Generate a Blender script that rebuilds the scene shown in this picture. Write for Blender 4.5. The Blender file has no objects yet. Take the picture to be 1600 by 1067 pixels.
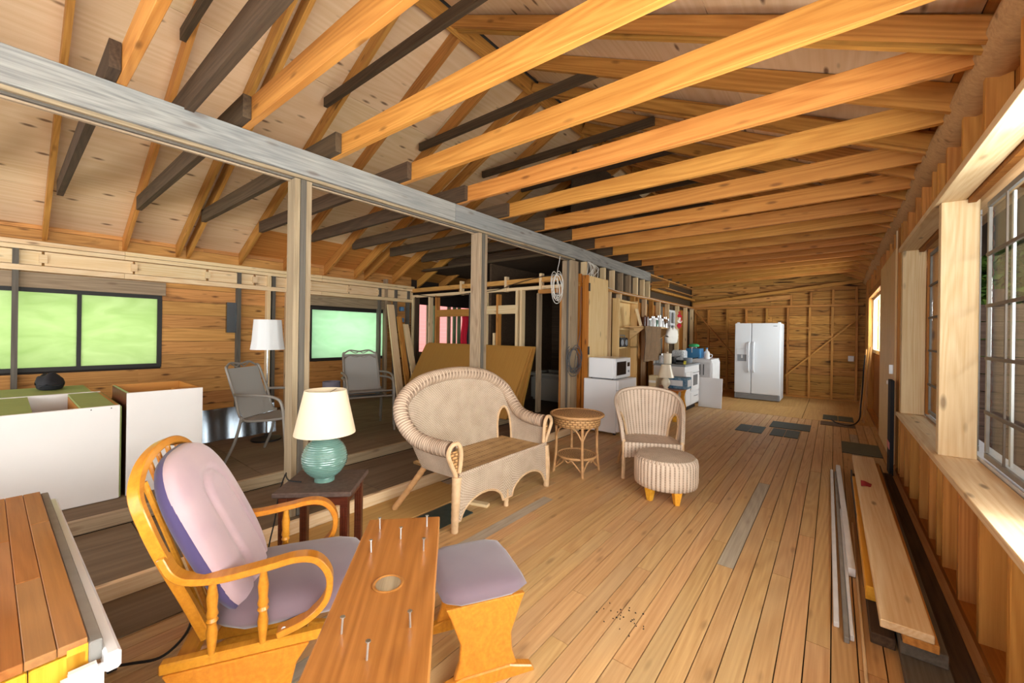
import bpy, bmesh, math, random
from mathutils import Vector, Matrix, Euler
import numpy as np
rnd = random.Random(7)
sc = bpy.context.scene
COL = sc.collection

# ------------------------------------------------------------------ camera, sky, sun, exposure
cam_d = bpy.data.cameras.new('camera'); cam = bpy.data.objects.new('camera', cam_d); COL.objects.link(cam)
cam_d.sensor_fit = 'HORIZONTAL'; cam_d.sensor_width = 36.0; cam_d.lens = 36.0*632/1600
cam_d.shift_y = -12.9/1600; cam_d.clip_start = 0.02; cam_d.clip_end = 300
YAW = math.atan2(503, 632); ROLL = math.atan(19/1298.)
cam.matrix_world = Matrix.Translation((0, 0, 1.40)) @ Matrix.Rotation(YAW, 4, 'Z') @ Matrix.Rotation(math.pi/2, 4, 'X') @ Matrix.Rotation(ROLL, 4, 'Z')
sc.camera = cam

world = bpy.data.worlds.new('sky'); sc.world = world; world.use_nodes = True
wn = world.node_tree.nodes; wn['Background'].inputs['Color'].default_value = (0.95, 0.98, 1.0, 1); wn['Background'].inputs['Strength'].default_value = 0.55

def area(name, loc, rot, sx, sy, power, color=(1, 1, 1)):
    l = bpy.data.lights.new(name, 'AREA'); l.shape = 'RECTANGLE'; l.size = sx; l.size_y = sy; l.energy = power; l.color = color
    o = bpy.data.objects.new(name, l); o.location = loc; o.rotation_euler = rot; COL.objects.link(o); return o
# daylight entering through the openings (behind the camera, right-hand windows, left-hand windows)
area('daylight_front', (-3.0, -2.75, 1.55), (math.radians(113), 0, 0), 7.0, 2.0, 175, (0.97, 0.985, 1.0))
area('daylight_right', (0.98, 0.05, 1.40), (0, math.radians(114), 0), 1.4, 5.0, 410, (0.98, 0.99, 1.0))
area('daylight_right_sky', (2.9, 3.6, 5.9), (0, math.radians(30), 0), 3.0, 5.0, 120, (0.97, 0.985, 1.0))
area('daylight_kitchen', (0.95, 9.2, 1.66), (0, math.radians(90), 0), 0.95, 2.3, 120, (0.98, 0.99, 1.0))
area('daylight_left', (-7.35, 0.6, 1.4), (0, math.radians(-90), 0), 0.9, 2.4, 20, (1.0, 1.0, 0.97))
area('daylight_left_far', (-7.35, 3.9, 1.4), (0, math.radians(-90), 0), 0.9, 1.4, 16, (1.0, 1.0, 0.97))
sun_d = bpy.data.lights.new('sun', 'SUN'); sun_d.energy = 5.0; sun_d.angle = 0.01; sun_d.color = (1.0, 0.93, 0.8)
sun = bpy.data.objects.new('sun', sun_d); COL.objects.link(sun)
SUN_DIR = Vector((-0.78, -0.30, -0.55)).normalized()
sun.rotation_euler = SUN_DIR.to_track_quat('-Z', 'Y').to_euler()
sc.view_settings.view_transform = 'Standard'
try: sc.view_settings.look = 'None'
except Exception: pass
sc.view_settings.gamma = 1.0; sc.view_settings.use_curve_mapping = False
sc.view_settings.exposure = 0.42
sc.cycles.max_bounces = 10; sc.cycles.diffuse_bounces = 6; sc.cycles.transparent_max_bounces = 8

# ------------------------------------------------------------------ materials
def s2l(c): return tuple(((v/12.92) if v <= 0.04045 else ((v+0.055)/1.055)**2.4) for v in c)
def hexc(h): return s2l(tuple(int(h[i:i+2], 16)/255 for i in (0, 2, 4)))+(1,)
class NT:
    def __init__(s, name):
        s.m = bpy.data.materials.new(name); s.m.use_nodes = True; s.t = s.m.node_tree; s.b = s.t.nodes['Principled BSDF']; s.out = s.t.nodes['Material Output']
    def n(s, typ, **kw):
        k = s.t.nodes.new(typ)
        for a, v in kw.items():
            if a in ('inp',):
                for i, x in v.items(): k.inputs[i].default_value = x
            else: setattr(k, a, v)
        return k
    def l(s, a, b): s.t.links.new(a, b)
    def math(s, op, a, b=None, clamp=False):
        k = s.n('ShaderNodeMath', operation=op, use_clamp=clamp)
        for i, x in enumerate((a, b)):
            if x is None: continue
            if isinstance(x, (int, float)): k.inputs[i].default_value = x
            else: s.l(x, k.inputs[i])
        return k.outputs[0]
    def mix(s, f, a, b, mode='MIX'):
        k = s.n('ShaderNodeMix', data_type='RGBA', blend_type=mode)
        for i, x in ((0, f), (6, a), (7, b)):
            if isinstance(x, (int, float)): k.inputs[i].default_value = x
            elif isinstance(x, tuple): k.inputs[i].default_value = x
            else: s.l(x, k.inputs[i])
        return k.outputs[2]
    def ramp(s, f, stops):
        k = s.n('ShaderNodeValToRGB'); e = k.color_ramp.elements
        while len(e) < len(stops): e.new(0.5)
        for el, (p, c) in zip(e, stops): el.position = p; el.color = c if len(c) == 4 else c+(1,)
        s.l(f, k.inputs[0]); return k.outputs[0]

def wood(name, light, dark, grain=1.0, knots=0.5, rough=0.6, jitter=0.25, streak=0.0, streak_col='2a1c10', bump=0.15, coat=0.0, fig=0.5, wear=0.0, wear_col='b9a890', axis='X', spec=0.3):
    n = NT(name); L, D = hexc(light), hexc(dark)
    tc = n.n('ShaderNodeTexCoord'); oi = n.n('ShaderNodeObjectInfo')
    cmb = n.n('ShaderNodeCombineXYZ'); r = oi.outputs['Random']
    n.l(n.math('MULTIPLY', r, 57.0), cmb.inputs[0]); n.l(n.math('MULTIPLY', r, 31.0), cmb.inputs[1]); n.l(n.math('MULTIPLY', r, 17.0), cmb.inputs[2])
    add = n.n('ShaderNodeVectorMath', operation='ADD'); n.l(tc.outputs['Object'], add.inputs[0]); n.l(cmb.outputs[0], add.inputs[1]); P = add.outputs[0]
    def mp(sx, sy, sz):
        k = n.n('ShaderNodeMapping'); v = {'X': (sx, sy, sz), 'Y': (sy, sx, sz), 'Z': (sy, sz, sx)}[axis]
        k.inputs['Scale'].default_value = v; n.l(P, k.inputs['Vector']); return k.outputs[0]
    g = n.n('ShaderNodeTexNoise', inp={'Scale': 1.0, 'Detail': 6.0, 'Roughness': 0.7, 'Distortion': 0.15}); n.l(mp(1.8*grain, 70*grain, 70*grain), g.inputs['Vector'])
    w = n.n('ShaderNodeTexNoise', inp={'Scale': 1.0, 'Detail': 1.5, 'Roughness': 0.35, 'Distortion': 0.2}); n.l(mp(0.35*grain, 5.0*grain, 5.0*grain), w.inputs['Vector'])
    ring = n.math('SINE', n.math('MULTIPLY', w.outputs[0], 110.0)); ring = n.math('ADD', n.math('MULTIPLY', ring, 0.5), 0.5)
    f = n.math('ADD', n.math('MULTIPLY', g.outputs[0], 1.0-fig*0.32), n.math('MULTIPLY', ring, fig*0.32))
    col = n.ramp(f, [(0.20, D), (0.76, L)])
    big = n.n('ShaderNodeTexNoise', inp={'Scale': 1.0, 'Detail': 2.0}); n.l(mp(0.9, 2.2, 2.2), big.inputs['Vector'])
    if wear > 0:
        wf = n.ramp(big.outputs[0], [(0.48, (0, 0, 0)), (0.72, (1, 1, 1))]); col = n.mix(n.math('MULTIPLY', wf, wear), col, hexc(wear_col))
    if streak > 0:
        sn = n.n('ShaderNodeTexNoise', inp={'Scale': 1.0, 'Detail': 4.0, 'Distortion': 1.5}); n.l(mp(1.3, 11, 11), sn.inputs['Vector'])
        sf = n.ramp(sn.outputs[0], [(0.58, (0, 0, 0)), (0.72, (1, 1, 1))]); col = n.mix(n.math('MULTIPLY', sf, streak), col, hexc(streak_col))
    if knots > 0:
        v = n.n('ShaderNodeTexVoronoi', inp={'Scale': 1.0, 'Randomness': 1.0}); n.l(mp(2.8, 9, 9), v.inputs['Vector'])
        kf = n.ramp(v.outputs['Distance'], [(0.07, (1, 1, 1)), (0.17, (0, 0, 0))]); col = n.mix(n.math('MULTIPLY', kf, knots), col, hexc('4a2410'))
    val = n.math('ADD', n.math('MULTIPLY', r, jitter), 1.0-jitter*0.5)
    hs = n.n('ShaderNodeHueSaturation'); n.l(col, hs.inputs['Color']); n.l(val, hs.inputs['Value'])
    n.l(n.math('ADD', n.math('MULTIPLY', n.math('FRACT', n.math('MULTIPLY', r, 7.31)), 0.012), 0.494), hs.inputs['Hue'])
    n.l(hs.outputs[0], n.b.inputs['Base Color'])
    n.b.inputs['Roughness'].default_value = rough; n.b.inputs['Specular IOR Level'].default_value = spec
    if coat: n.b.inputs['Coat Weight'].default_value = coat; n.b.inputs['Coat Roughness'].default_value = 0.15
    if bump:
        bp = n.n('ShaderNodeBump', inp={'Strength': bump, 'Distance': 0.004}); n.l(f, bp.inputs['Height']); n.l(bp.outputs[0], n.b.inputs['Normal'])
    return n.m

def plain(name, c, rough=0.5, metal=0.0, noise=0.0, nscale=30.0, bump=0.0, coat=0.0, c2=None, spec=0.4, sheen=0.0):
    n = NT(name); col = hexc(c)
    if noise or bump:
        tc = n.n('ShaderNodeTexCoord'); t = n.n('ShaderNodeTexNoise', inp={'Scale': nscale, 'Detail': 4.0}); n.l(tc.outputs['Object'], t.inputs['Vector'])
        if noise:
            c2 = hexc(c2) if c2 else tuple(x*0.55 for x in col[:3])+(1,)
            f = n.ramp(t.outputs[0], [(0.35, (0, 0, 0)), (0.7, (1, 1, 1))]); n.l(n.mix(n.math('MULTIPLY', f, noise), col, c2), n.b.inputs['Base Color'])
        else: n.b.inputs['Base Color'].default_value = col
        if bump:
            bp = n.n('ShaderNodeBump', inp={'Strength': bump, 'Distance': 0.003}); n.l(t.outputs[0], bp.inputs['Height']); n.l(bp.outputs[0], n.b.inputs['Normal'])
    else: n.b.inputs['Base Color'].default_value = col
    n.b.inputs['Roughness'].default_value = rough; n.b.inputs['Metallic'].default_value = metal; n.b.inputs['Specular IOR Level'].default_value = spec
    if coat: n.b.inputs['Coat Weight'].default_value = coat; n.b.inputs['Coat Roughness'].default_value = 0.08
    if sheen: n.b.inputs['Sheen Weight'].default_value = sheen
    return n.m

def wicker(name, light, dark, pu=0.020, pv=0.007, bump=0.8, rib=0.0):
    n = NT(name); uv = n.n('ShaderNodeUVMap'); sp = n.n('ShaderNodeSeparateXYZ'); n.l(uv.outputs[0], sp.inputs[0])
    V = n.math('DIVIDE', sp.outputs[1], pv); U = n.math('DIVIDE', sp.outputs[0], pu)
    row = n.math('FLOOR', V); a = n.math('ABSOLUTE', n.math('SINE', n.math('MULTIPLY', n.math('ADD', U, n.math('MULTIPLY', row, 0.5)), math.pi)))
    b = n.math('ABSOLUTE', n.math('SINE', n.math('MULTIPLY', V, math.pi)))
    h = n.math('MULTIPLY', n.math('POWER', a, 0.5), n.math('POWER', b, 0.6))
    tc = n.n('ShaderNodeTexCoord'); t = n.n('ShaderNodeTexNoise', inp={'Scale': 9.0, 'Detail': 5.0}); n.l(tc.outputs['Object'], t.inputs['Vector'])
    if rib:
        rb = n.math('POWER', n.math('ABSOLUTE', n.math('SINE', n.math('MULTIPLY', U, math.pi))), 0.7); h = n.math('ADD', n.math('MULTIPLY', rb, rib), n.math('MULTIPLY', h, 1.0-rib))
    h2 = n.math('ADD', n.math('MULTIPLY', h, 0.8), n.math('MULTIPLY', t.outputs[0], 0.45))
    n.l(n.ramp(h2, [(0.30, hexc(dark)), (0.85, hexc(light))]), n.b.inputs['Base Color'])
    bp = n.n('ShaderNodeBump', inp={'Strength': bump, 'Distance': 0.004}); n.l(h, bp.inputs['Height']); n.l(bp.outputs[0], n.b.inputs['Normal'])
    n.b.inputs['Roughness'].default_value = 0.55; n.b.inputs['Specular IOR Level'].default_value = 0.3
    return n.m

def glass_mat(name, tint=(0.95, 0.97, 0.95, 1), refl=0.10):
    n = NT(name); t = n.n('ShaderNodeBsdfTransparent'); t.inputs[0].default_value = tint
    g = n.n('ShaderNodeBsdfGlossy'); g.inputs['Roughness'].default_value = 0.03
    m = n.n('ShaderNodeMixShader'); m.inputs[0].default_value = refl; n.l(t.outputs[0], m.inputs[1]); n.l(g.outputs[0], m.inputs[2]); n.l(m.outputs[0], n.out.inputs['Surface']); return n.m

def film_mat(name, c1, c2):
    n = NT(name); tc = n.n('ShaderNodeTexCoord'); mp = n.n('ShaderNodeMapping'); mp.inputs['Scale'].default_value = (1, 1.5, 4); n.l(tc.outputs['Object'], mp.inputs[0])
    t = n.n('ShaderNodeTexNoise', inp={'Scale': 1.6, 'Detail': 5.0, 'Distortion': 1.2}); n.l(mp.outputs[0], t.inputs['Vector'])
    col = n.ramp(t.outputs[0], [(0.35, hexc(c1)), (0.75, hexc(c2))])
    tr = n.n('ShaderNodeBsdfTranslucent'); n.l(col, tr.inputs[0]); d = n.n('ShaderNodeBsdfDiffuse'); n.l(col, d.inputs[0])
    bp = n.n('ShaderNodeBump', inp={'Strength': 0.25, 'Distance': 0.02}); n.l(t.outputs[0], bp.inputs['Height']); n.l(bp.outputs[0], tr.inputs['Normal'])
    m = n.n('ShaderNodeMixShader'); m.inputs[0].default_value = 0.25; n.l(tr.outputs[0], m.inputs[1]); n.l(d.outputs[0], m.inputs[2]); n.l(m.outputs[0], n.out.inputs['Surface']); return n.m

M = dict(
    joist=wood('new_pine', 'd19449', 'ab6c2d', knots=0.55, fig=0.7, jitter=0.22, rough=0.55),
    rafter=wood('rafter_pine', 'cb9148', '99632a', knots=0.5, fig=0.6, jitter=0.25),
    pale=wood('pale_spruce', 'ecd6b0', 'd3ae7a', knots=0.6, fig=0.5, jitter=0.12),
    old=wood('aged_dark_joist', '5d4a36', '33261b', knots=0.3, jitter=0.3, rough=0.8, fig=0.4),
    oldstud=wood('aged_grey_stud', '6d665c', '4a443d', knots=0.2, jitter=0.25, rough=0.8),
    beam=wood('weathered_grey_beam', 'a9a79f', '55565a', knots=0.4, grain=1.0, fig=0.3, jitter=0.08, wear=0.55, wear_col='6f7376', rough=0.75),
    post=wood('weathered_post', 'ab967a', '715f49', knots=0.35, jitter=0.3, rough=0.75, fig=0.4),
    ply=wood('pale_plywood', 'ddbf9b', 'cfab80', grain=0.5, knots=0.8, fig=0.75, jitter=0.12, rough=0.7, bump=0.05),
    plyor=wood('orange_plywood', 'c98a45', '955a24', grain=0.5, knots=0.3, fig=0.5, jitter=0.3, rough=0.7, bump=0.05),
    floor=wood('old_pine_floor', 'cfa674', 'a87d4e', knots=0.35, fig=0.5, jitter=0.13, rough=0.5, wear=0.45, wear_col='b89d78', bump=0.1, spec=0.35),
    floorgrey=wood('grey_weathered_floor', 'b4a592', '8b7d6c', knots=0.2, fig=0.4, jitter=0.15, rough=0.6),
    plyfloor=wood('dusty_plywood_floor', 'c69c62', 'a87d48', grain=0.5, knots=0.1, fig=0.3, jitter=0.08, rough=0.75),
    plydark=wood('grey_brown_plywood', '7a6650', '574636', grain=0.5, knots=0.3, fig=0.5, jitter=0.15, rough=0.8, wear=0.25, wear_col='8d7a64'),
    plank=wood('knotty_wall_plank', 'd29a58', '9f6b36', knots=0.85, fig=0.5, jitter=0.3, rough=0.7, streak=0.65, streak_col='4a2a14'),
    plank2=wood('rough_live_edge_plank', 'cf9b52', '8f5c26', knots=0.9, fig=0.6, jitter=0.3, rough=0.75, streak=0.9, streak_col='2c1609'),
    sheath=wood('orange_sheathing', 'b0712c', '7f4b17', knots=0.35, fig=0.4, jitter=0.2, rough=0.7),
    log=wood('bark_stripped_log', 'd4ac7e', 'ab8358', knots=0.5, fig=0.2, streak=0.35, streak_col='4a3a2a', rough=0.8, bump=0.3),
    tan=wood('tan_hardboard', 'b3843f', 'a07234', grain=1.5, knots=0.0, fig=0.1, jitter=0.1, rough=0.55, bump=0.02),
    glider=wood('honey_oak_varnish', 'cf8a2c', 'ad691a', knots=0.0, fig=0.4, jitter=0.06, rough=0.3, coat=0.4, bump=0.03),
    stain=wood('stained_pine_board', 'ae7438', '83511f', knots=0.35, fig=0.6, jitter=0.05, rough=0.38, bump=0.05, coat=0.2),
    chest=wood('brown_tongue_boards', 'aa7038', '7d4b1e', knots=0.2, fig=0.4, jitter=0.12, rough=0.45, wear=0.3, wear_col='b8977a'),
    yellow=wood('yellow_varnished_pine', 'edb23f', 'd08c1f', knots=0.3, fig=0.4, jitter=0.08, rough=0.4),
    mahog=wood('dark_mahogany', '5e2c1a', '38160d', knots=0.0, fig=0.3, rough=0.35, coat=0.3, jitter=0.05),
    mahtop=plain('dusty_dark_tabletop', '4d3a32', rough=0.6, noise=0.5, nscale=40, c2='6b5a50'),
    pinedoor=wood('clear_pine', 'ecd09a', 'd3a868', knots=0.5, fig=0.4, jitter=0.06, rough=0.5),
    orangepine=wood('orange_pine', 'c17b33', '94551c', knots=0.7, fig=0.5, jitter=0.1, rough=0.5),
    pinez=wood('clear_pine_upright', 'ecd09a', 'd3a868', knots=0.5, fig=0.4, jitter=0.06, rough=0.5, axis='Z'), orangez=wood('orange_pine_upright', 'c17b33', '94551c', knots=0.7, fig=0.5, jitter=0.1, rough=0.5, axis='Z'),
    bench=wood('bench_pine', 'bf6a24', '98501a', knots=0.4, fig=0.5, rough=0.35, coat=0.3, jitter=0.05),
    fence=wood('weathered_siding', '94786a', '5f4a3f', knots=0.2, fig=0.4, jitter=0.25, rough=0.85),
    bark=wood('tree_bark', '5d4c3c', '2f261e', knots=0.1, grain=0.6, fig=0.2, rough=0.9, axis='Z'),
    wick=wicker('whitewashed_wicker', 'd8c3ad', '80674f', pu=0.022, pv=0.012), wrap=wicker('wrapped_wicker_rim', 'cfb69e', '7b6250', pu=0.4, pv=0.020),
    wickseat=wicker('tan_woven_seat', 'cfab78', '74532c', pu=0.2, pv=0.016),
    wicktan=wicker('honey_wicker', 'c79a66', '6b4526', pu=0.05, pv=0.022),
    wickgrey=wicker('greyish_wicker', 'd2bca7', '826853', pu=0.037, pv=0.010, rib=0.65),
    cane=plain('bare_cane', 'd6b48d', rough=0.5, noise=0.4, nscale=25, c2='a88057'),
    cane2=plain('honey_cane', 'c39463', rough=0.5, noise=0.4, nscale=25, c2='8a5c34'),
    white=plain('white_enamel', 'e6e7ea', rough=0.3, coat=0.3), white2=plain('white_melamine', 'd2cdc9', rough=0.45, noise=0.12, nscale=3, c2='b9b0aa'),
    fridge=plain('pebbled_white_fridge', 'dfe5ec', rough=0.35, bump=0.08, nscale=250), grille=plain('grey_grille', '8f959d', rough=0.5),
    dark=plain('dark_glass', '17191c', rough=0.15, coat=0.4), black=plain('black_plastic', '17171a', rough=0.5), iron=plain('black_iron', '1c1c1e', rough=0.45, metal=0.3),
    chrome=plain('chrome', 'c9ccd0', rough=0.2, metal=1.0), steel=plain('galvanised_steel', 'c4c6c6', rough=0.35, metal=1.0), foil=plain('sheet_metal', '7d848d', rough=0.25, metal=1.0, bump=0.3, nscale=4),
    green=plain('olive_green_laminate', '8d9a58', rough=0.6, noise=0.2, nscale=8), edge=plain('brown_edge', 'b8792f', rough=0.6),
    purple=plain('faded_mauve_fabric', '705d64', rough=0.95, noise=0.35, nscale=5, c2='5b4a56', bump=0.25, sheen=0.3), pink=plain('sun_faded_pink_fabric', 'ab9092', rough=0.95, noise=0.5, nscale=5, c2='957a88', bump=0.25, sheen=0.3),
    violet=plain('unfaded_violet_fabric', '41365a', rough=0.95, bump=0.2, nscale=60, sheen=0.2),
    teal=plain('sea_green_glaze', '648479', rough=0.12, coat=0.6, noise=0.3, nscale=14, c2='4b695f'), shade=plain('cream_lampshade', 'dcc9ab', rough=0.8), cream=plain('cream_ceramic', 'efe3cc', rough=0.3), whitefab=plain('white_cloth', 'd9dada', rough=0.9, bump=0.5, nscale=12),
    sling=plain('grey_mesh_sling', '8d8a86', rough=0.8, bump=0.2, nscale=220), tubegrey=plain('grey_coated_tube', '807a72', rough=0.45, metal=0.2), greyfab=plain('slate_drum_shade', '6c6873', rough=0.85),
    tile=plain('dark_green_tile', '2f3b38', rough=0.55, noise=0.4, nscale=20, c2='46524c'), ytile=plain('brown_tile', '5b4636', rough=0.6, noise=0.3),
    wpaint=plain('white_painted_trim', 'dcdee2', rough=0.5, noise=0.2, nscale=10, c2='a9a8a6'), gpaint=plain('grey_painted_trim', '8d8a85', rough=0.6, noise=0.4, nscale=12),
    red=plain('red_cloth', 'b3122c', rough=0.9), redplastic=plain('red_flag_tape', '9c2730', rough=0.6), blue=plain('blue_plastic', '3d84b8', rough=0.4), navy=plain('blue_printed_card', '2d5c7c', rough=0.6, noise=0.6, nscale=16, c2='9fb6c2'),
    gcloth=plain('green_cloth', '3fae6d', rough=0.9), yellow_p=plain('yellow_plastic', 'd9cf2a', rough=0.5), box=plain('blue_electrical_box', '5b86ad', rough=0.5),
    wire=plain('white_cable', 'd8d4cc', rough=0.5), wireg=plain('grey_cable', '55565a', rough=0.5), wireb=plain('black_cord', '141416', rough=0.6),
    bframe=plain('black_window_frame', '25221f', rough=0.6), muntin=plain('grey_brown_muntin', '675c52', rough=0.6), storm=plain('white_storm_frame', 'dfe3e8', rough=0.5),
    glass=glass_mat('window_glass'), film=film_mat('green_backlit_film', 'c1d4a2', 'd2e1b6'), film2=film_mat('pale_green_backlit_film', 'bfdcc0', 'cce6cd'),
    rust=plain('rusty_iron', '7d4a35', rough=0.7),
    leaf=plain('leaf_green', '5f8a2a', rough=0.6, noise=0.8, nscale=0.9, c2='2c4a16'), leaf2=plain('dark_leaf_green', '3c5a24', rough=0.6, noise=0.8, nscale=1.1, c2='18290f'),
    ground=plain('forest_ground', '5c5a38', rough=0.95, noise=0.7, nscale=1.3, c2='3b3322'), siding=plain('pink_siding', 'e08c8e', rough=0.7), slatg=plain('pale_green_painted_slat', 'b9cf9c', rough=0.7), tarp=plain('black_felt', '1d1e22', rough=0.8),
    speck=plain('speckled_white_enamel', 'dfe2e4', rough=0.35, noise=0.7, nscale=60, c2='7b7f86'), rug=wicker('brown_wicker', '9b7a55', '4a3420', pu=0.02, pv=0.02), paper=plain('white_paper', 'ece9e2', rough=0.8), cardb=plain('beige_card', 'd6c29a', rough=0.8),
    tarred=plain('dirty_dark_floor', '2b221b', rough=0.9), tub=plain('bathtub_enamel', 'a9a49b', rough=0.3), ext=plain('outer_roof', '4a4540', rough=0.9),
)

# ------------------------------------------------------------------ mesh helpers
def link(o, parent=None):
    COL.objects.link(o)
    if parent is not None: o.parent = parent
    return o
class MB:
    def __init__(s): s.v = []; s.f = []; s.uv = []
    def box(s, c, size, rot=None):
        b = len(s.v); x, y, z = (d/2 for d in size)
        R = rot if rot is not None else Matrix.Identity(3)
        for p in ((-x,-y,-z),(x,-y,-z),(x,y,-z),(-x,y,-z),(-x,-y,z),(x,-y,z),(x,y,z),(-x,y,z)): s.v.append(tuple(R @ Vector(p) + Vector(c)))
        for f in ((0,3,2,1),(4,5,6,7),(0,1,5,4),(1,2,6,5),(2,3,7,6),(3,0,4,7)): s.f.append(tuple(b+i for i in f)); s.uv.append(None)
        return s
    def bx(s, x0, x1, y0, y1, z0, z1): return s.box(((x0+x1)/2, (y0+y1)/2, (z0+z1)/2), (abs(x1-x0), abs(y1-y0), abs(z1-z0)))
    def prism(s, poly, h0, h1, axis='z'):
        b = len(s.v); n = len(poly)
        for h in (h0, h1):
            for (p, q) in poly: s.v.append({'z': (p, q, h), 'y': (p, h, q), 'x': (h, p, q)}[axis])
        s.f.append(tuple(b+i for i in range(n))); s.f.append(tuple(b+n+i for i in reversed(range(n)))); s.uv += [None, None]
        for i in range(n): j = (i+1) % n; s.f.append((b+i, b+n+i, b+n+j, b+j)); s.uv.append(None)
        return s
    def tube(s, pts, r, n=8, closed=False, ripple=0.0, rn=0, caps=True, sub=0, flat=1.0):
        P = [Vector(p) for p in pts]
        if sub: P = catmull(P, sub, closed)
        m = len(P); rad = (lambda i: r(i/(m-1)) if callable(r) else r)
        T = []
        for i in range(m):
            a = P[(i-1) % m] if (closed or i > 0) else P[i]; c = P[(i+1) % m] if (closed or i < m-1) else P[i]
            t = (c-a); T.append(t.normalized() if t.length > 1e-9 else Vector((0, 0, 1)))
        up = Vector((0, 0, 1)) if abs(T[0].z) < 0.9 else Vector((1, 0, 0))
        N = (up - T[0]*up.dot(T[0])).normalized(); b = len(s.v); L = 0
        lens = []
        for i in range(m):
            if i: L += (P[i]-P[i-1]).length
            lens.append(L)
            N = (N - T[i]*N.dot(T[i])).normalized(); B = T[i].cross(N)
            rr = rad(i) + (ripple if (rn and i % 2) else 0)
            for k in range(n):
                a = 2*math.pi*k/n; s.v.append(tuple(P[i] + N*(math.cos(a)*rr) + B*(math.sin(a)*rr*flat)))
        R0 = r(0.5) if callable(r) else r
        for i in range(m if closed else m-1):
            j = (i+1) % m
            for k in range(n):
                k2 = (k+1) % n; s.f.append((b+i*n+k, b+i*n+k2, b+j*n+k2, b+j*n+k))
                lj = lens[j] if j else L
                u0, u1 = 2*math.pi*R0*k/n, 2*math.pi*R0*(k+1)/n
                s.uv.append(((u0, lens[i]), (u1, lens[i]), (u1, lj), (u0, lj)))
        if not closed and caps:
            s.f.append(tuple(b+k for k in reversed(range(n)))); s.f.append(tuple(b+(m-1)*n+k for k in range(n))); s.uv += [None, None]
        return s
    def lathe(s, prof, n=24, c=(0, 0, 0), cap=True, axis='z', wave=None):
        b = len(s.v); m = len(prof)
        for i, (r, z) in enumerate(prof):
            for k in range(n):
                a = 2*math.pi*k/n; rr = r*(wave(a, z) if wave else 1)
                p = (rr*math.cos(a), rr*math.sin(a), z)
                if axis == 'y': p = (p[0], p[2], p[1])
                if axis == 'x': p = (p[2], p[0], p[1])
                s.v.append((p[0]+c[0], p[1]+c[1], p[2]+c[2]))
        L = 0
        for i in range(m-1):
            dl = math.hypot(prof[i+1][0]-prof[i][0], prof[i+1][1]-prof[i][1]); rm = max(prof[i][0], prof[i+1][0])
            for k in range(n):
                k2 = (k+1) % n; s.f.append((b+i*n+k, b+i*n+k2, b+(i+1)*n+k2, b+(i+1)*n+k))
                u0, u1 = 2*math.pi*k/n*rm, 2*math.pi*(k+1)/n*rm
                s.uv.append(((u0, L), (u1, L), (u1, L+dl), (u0, L+dl)))
            L += dl
        if cap:
            if prof[0][0] > 1e-5: s.f.append(tuple(b+k for k in reversed(range(n)))); s.uv.append(None)
            if prof[-1][0] > 1e-5: s.f.append(tuple(b+(m-1)*n+k for k in range(n))); s.uv.append(None)
        return s
    def sheet(s, fn, nu, nv, thick=0.01, mask=None, ripple=None):
        P = np.array([[fn(i/nu, j/nv) for j in range(nv+1)] for i in range(nu+1)], float)
        du = np.gradient(P, axis=0); dv = np.gradient(P, axis=1); N = np.cross(du, dv); N /= (np.linalg.norm(N, axis=2, keepdims=True)+1e-12)
        if ripple is not None: P = P + N*np.array([[ripple(i, j) for j in range(nv+1)] for i in range(nu+1)])[:, :, None]
        Q = P - N*thick; b = len(s.v); w = nv+1; n2 = (nu+1)*w
        lu = np.concatenate([[0], np.cumsum(np.linalg.norm(np.diff(P[:, nv//2], axis=0), axis=1))]); lv = np.concatenate([[0], np.cumsum(np.linalg.norm(np.diff(P[nu//2], axis=0), axis=1))])
        for A in (P, Q):
            for i in range(nu+1):
                for j in range(nv+1): s.v.append(tuple(A[i, j]))
        ok = lambda i, j: 0 <= i < nu and 0 <= j < nv and not (mask and mask((i+.5)/nu, (j+.5)/nv))
        for i in range(nu):
            for j in range(nv):
                if not ok(i, j): continue
                a, c, d, e = b+i*w+j, b+(i+1)*w+j, b+(i+1)*w+j+1, b+i*w+j+1
                uvq = ((lu[i], lv[j]), (lu[i+1], lv[j]), (lu[i+1], lv[j+1]), (lu[i], lv[j+1]))
                s.f.append((a, c, d, e)); s.uv.append(uvq); s.f.append((e+n2, d+n2, c+n2, a+n2)); s.uv.append(uvq[::-1])
                for (p, q, ii, jj) in ((a, c, i, j-1), (c, d, i+1, j), (d, e, i, j+1), (e, a, i-1, j)):
                    if not ok(ii, jj): s.f.append((q, p, p+n2, q+n2)); s.uv.append(None)
        return s
    def mesh(s, name, mat, smooth=False, bevel=0.0, angle=40):
        me = bpy.data.meshes.new(name); me.from_pydata(s.v, [], s.f); me.materials.append(mat)
        if any(u for u in s.uv):
            l = me.uv_layers.new(name='UVMap'); arr = []
            for f, u in zip(s.f, s.uv):
                for k in range(len(f)): arr += list(u[k]) if u else [0.0, 0.0]
            l.data.foreach_set('uv', arr)
        bm = bmesh.new(); bm.from_mesh(me); bmesh.ops.recalc_face_normals(bm, faces=bm.faces)
        if bevel:
            es = [e for e in bm.edges if len(e.link_faces) == 2 and e.calc_face_angle(0) > 0.6]
            bmesh.ops.bevel(bm, geom=es, offset=bevel, segments=2 if bevel > 0.008 else 1, affect='EDGES', clamp_overlap=True)
        if smooth:
            for f in bm.faces: f.smooth = True
            for e in bm.edges:
                if len(e.link_faces) == 2 and e.calc_face_angle(0) > math.radians(angle): e.smooth = False
        bm.to_mesh(me); bm.free(); return me
    def build(s, name, mat, parent=None, loc=None, rot=None, smooth=False, bevel=0.0, angle=40):
        o = bpy.data.objects.new(name, s.mesh(name, mat, smooth, bevel, angle))
        if loc is not None: o.location = loc
        if rot is not None: o.rotation_euler = rot
        return link(o, parent)
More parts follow.
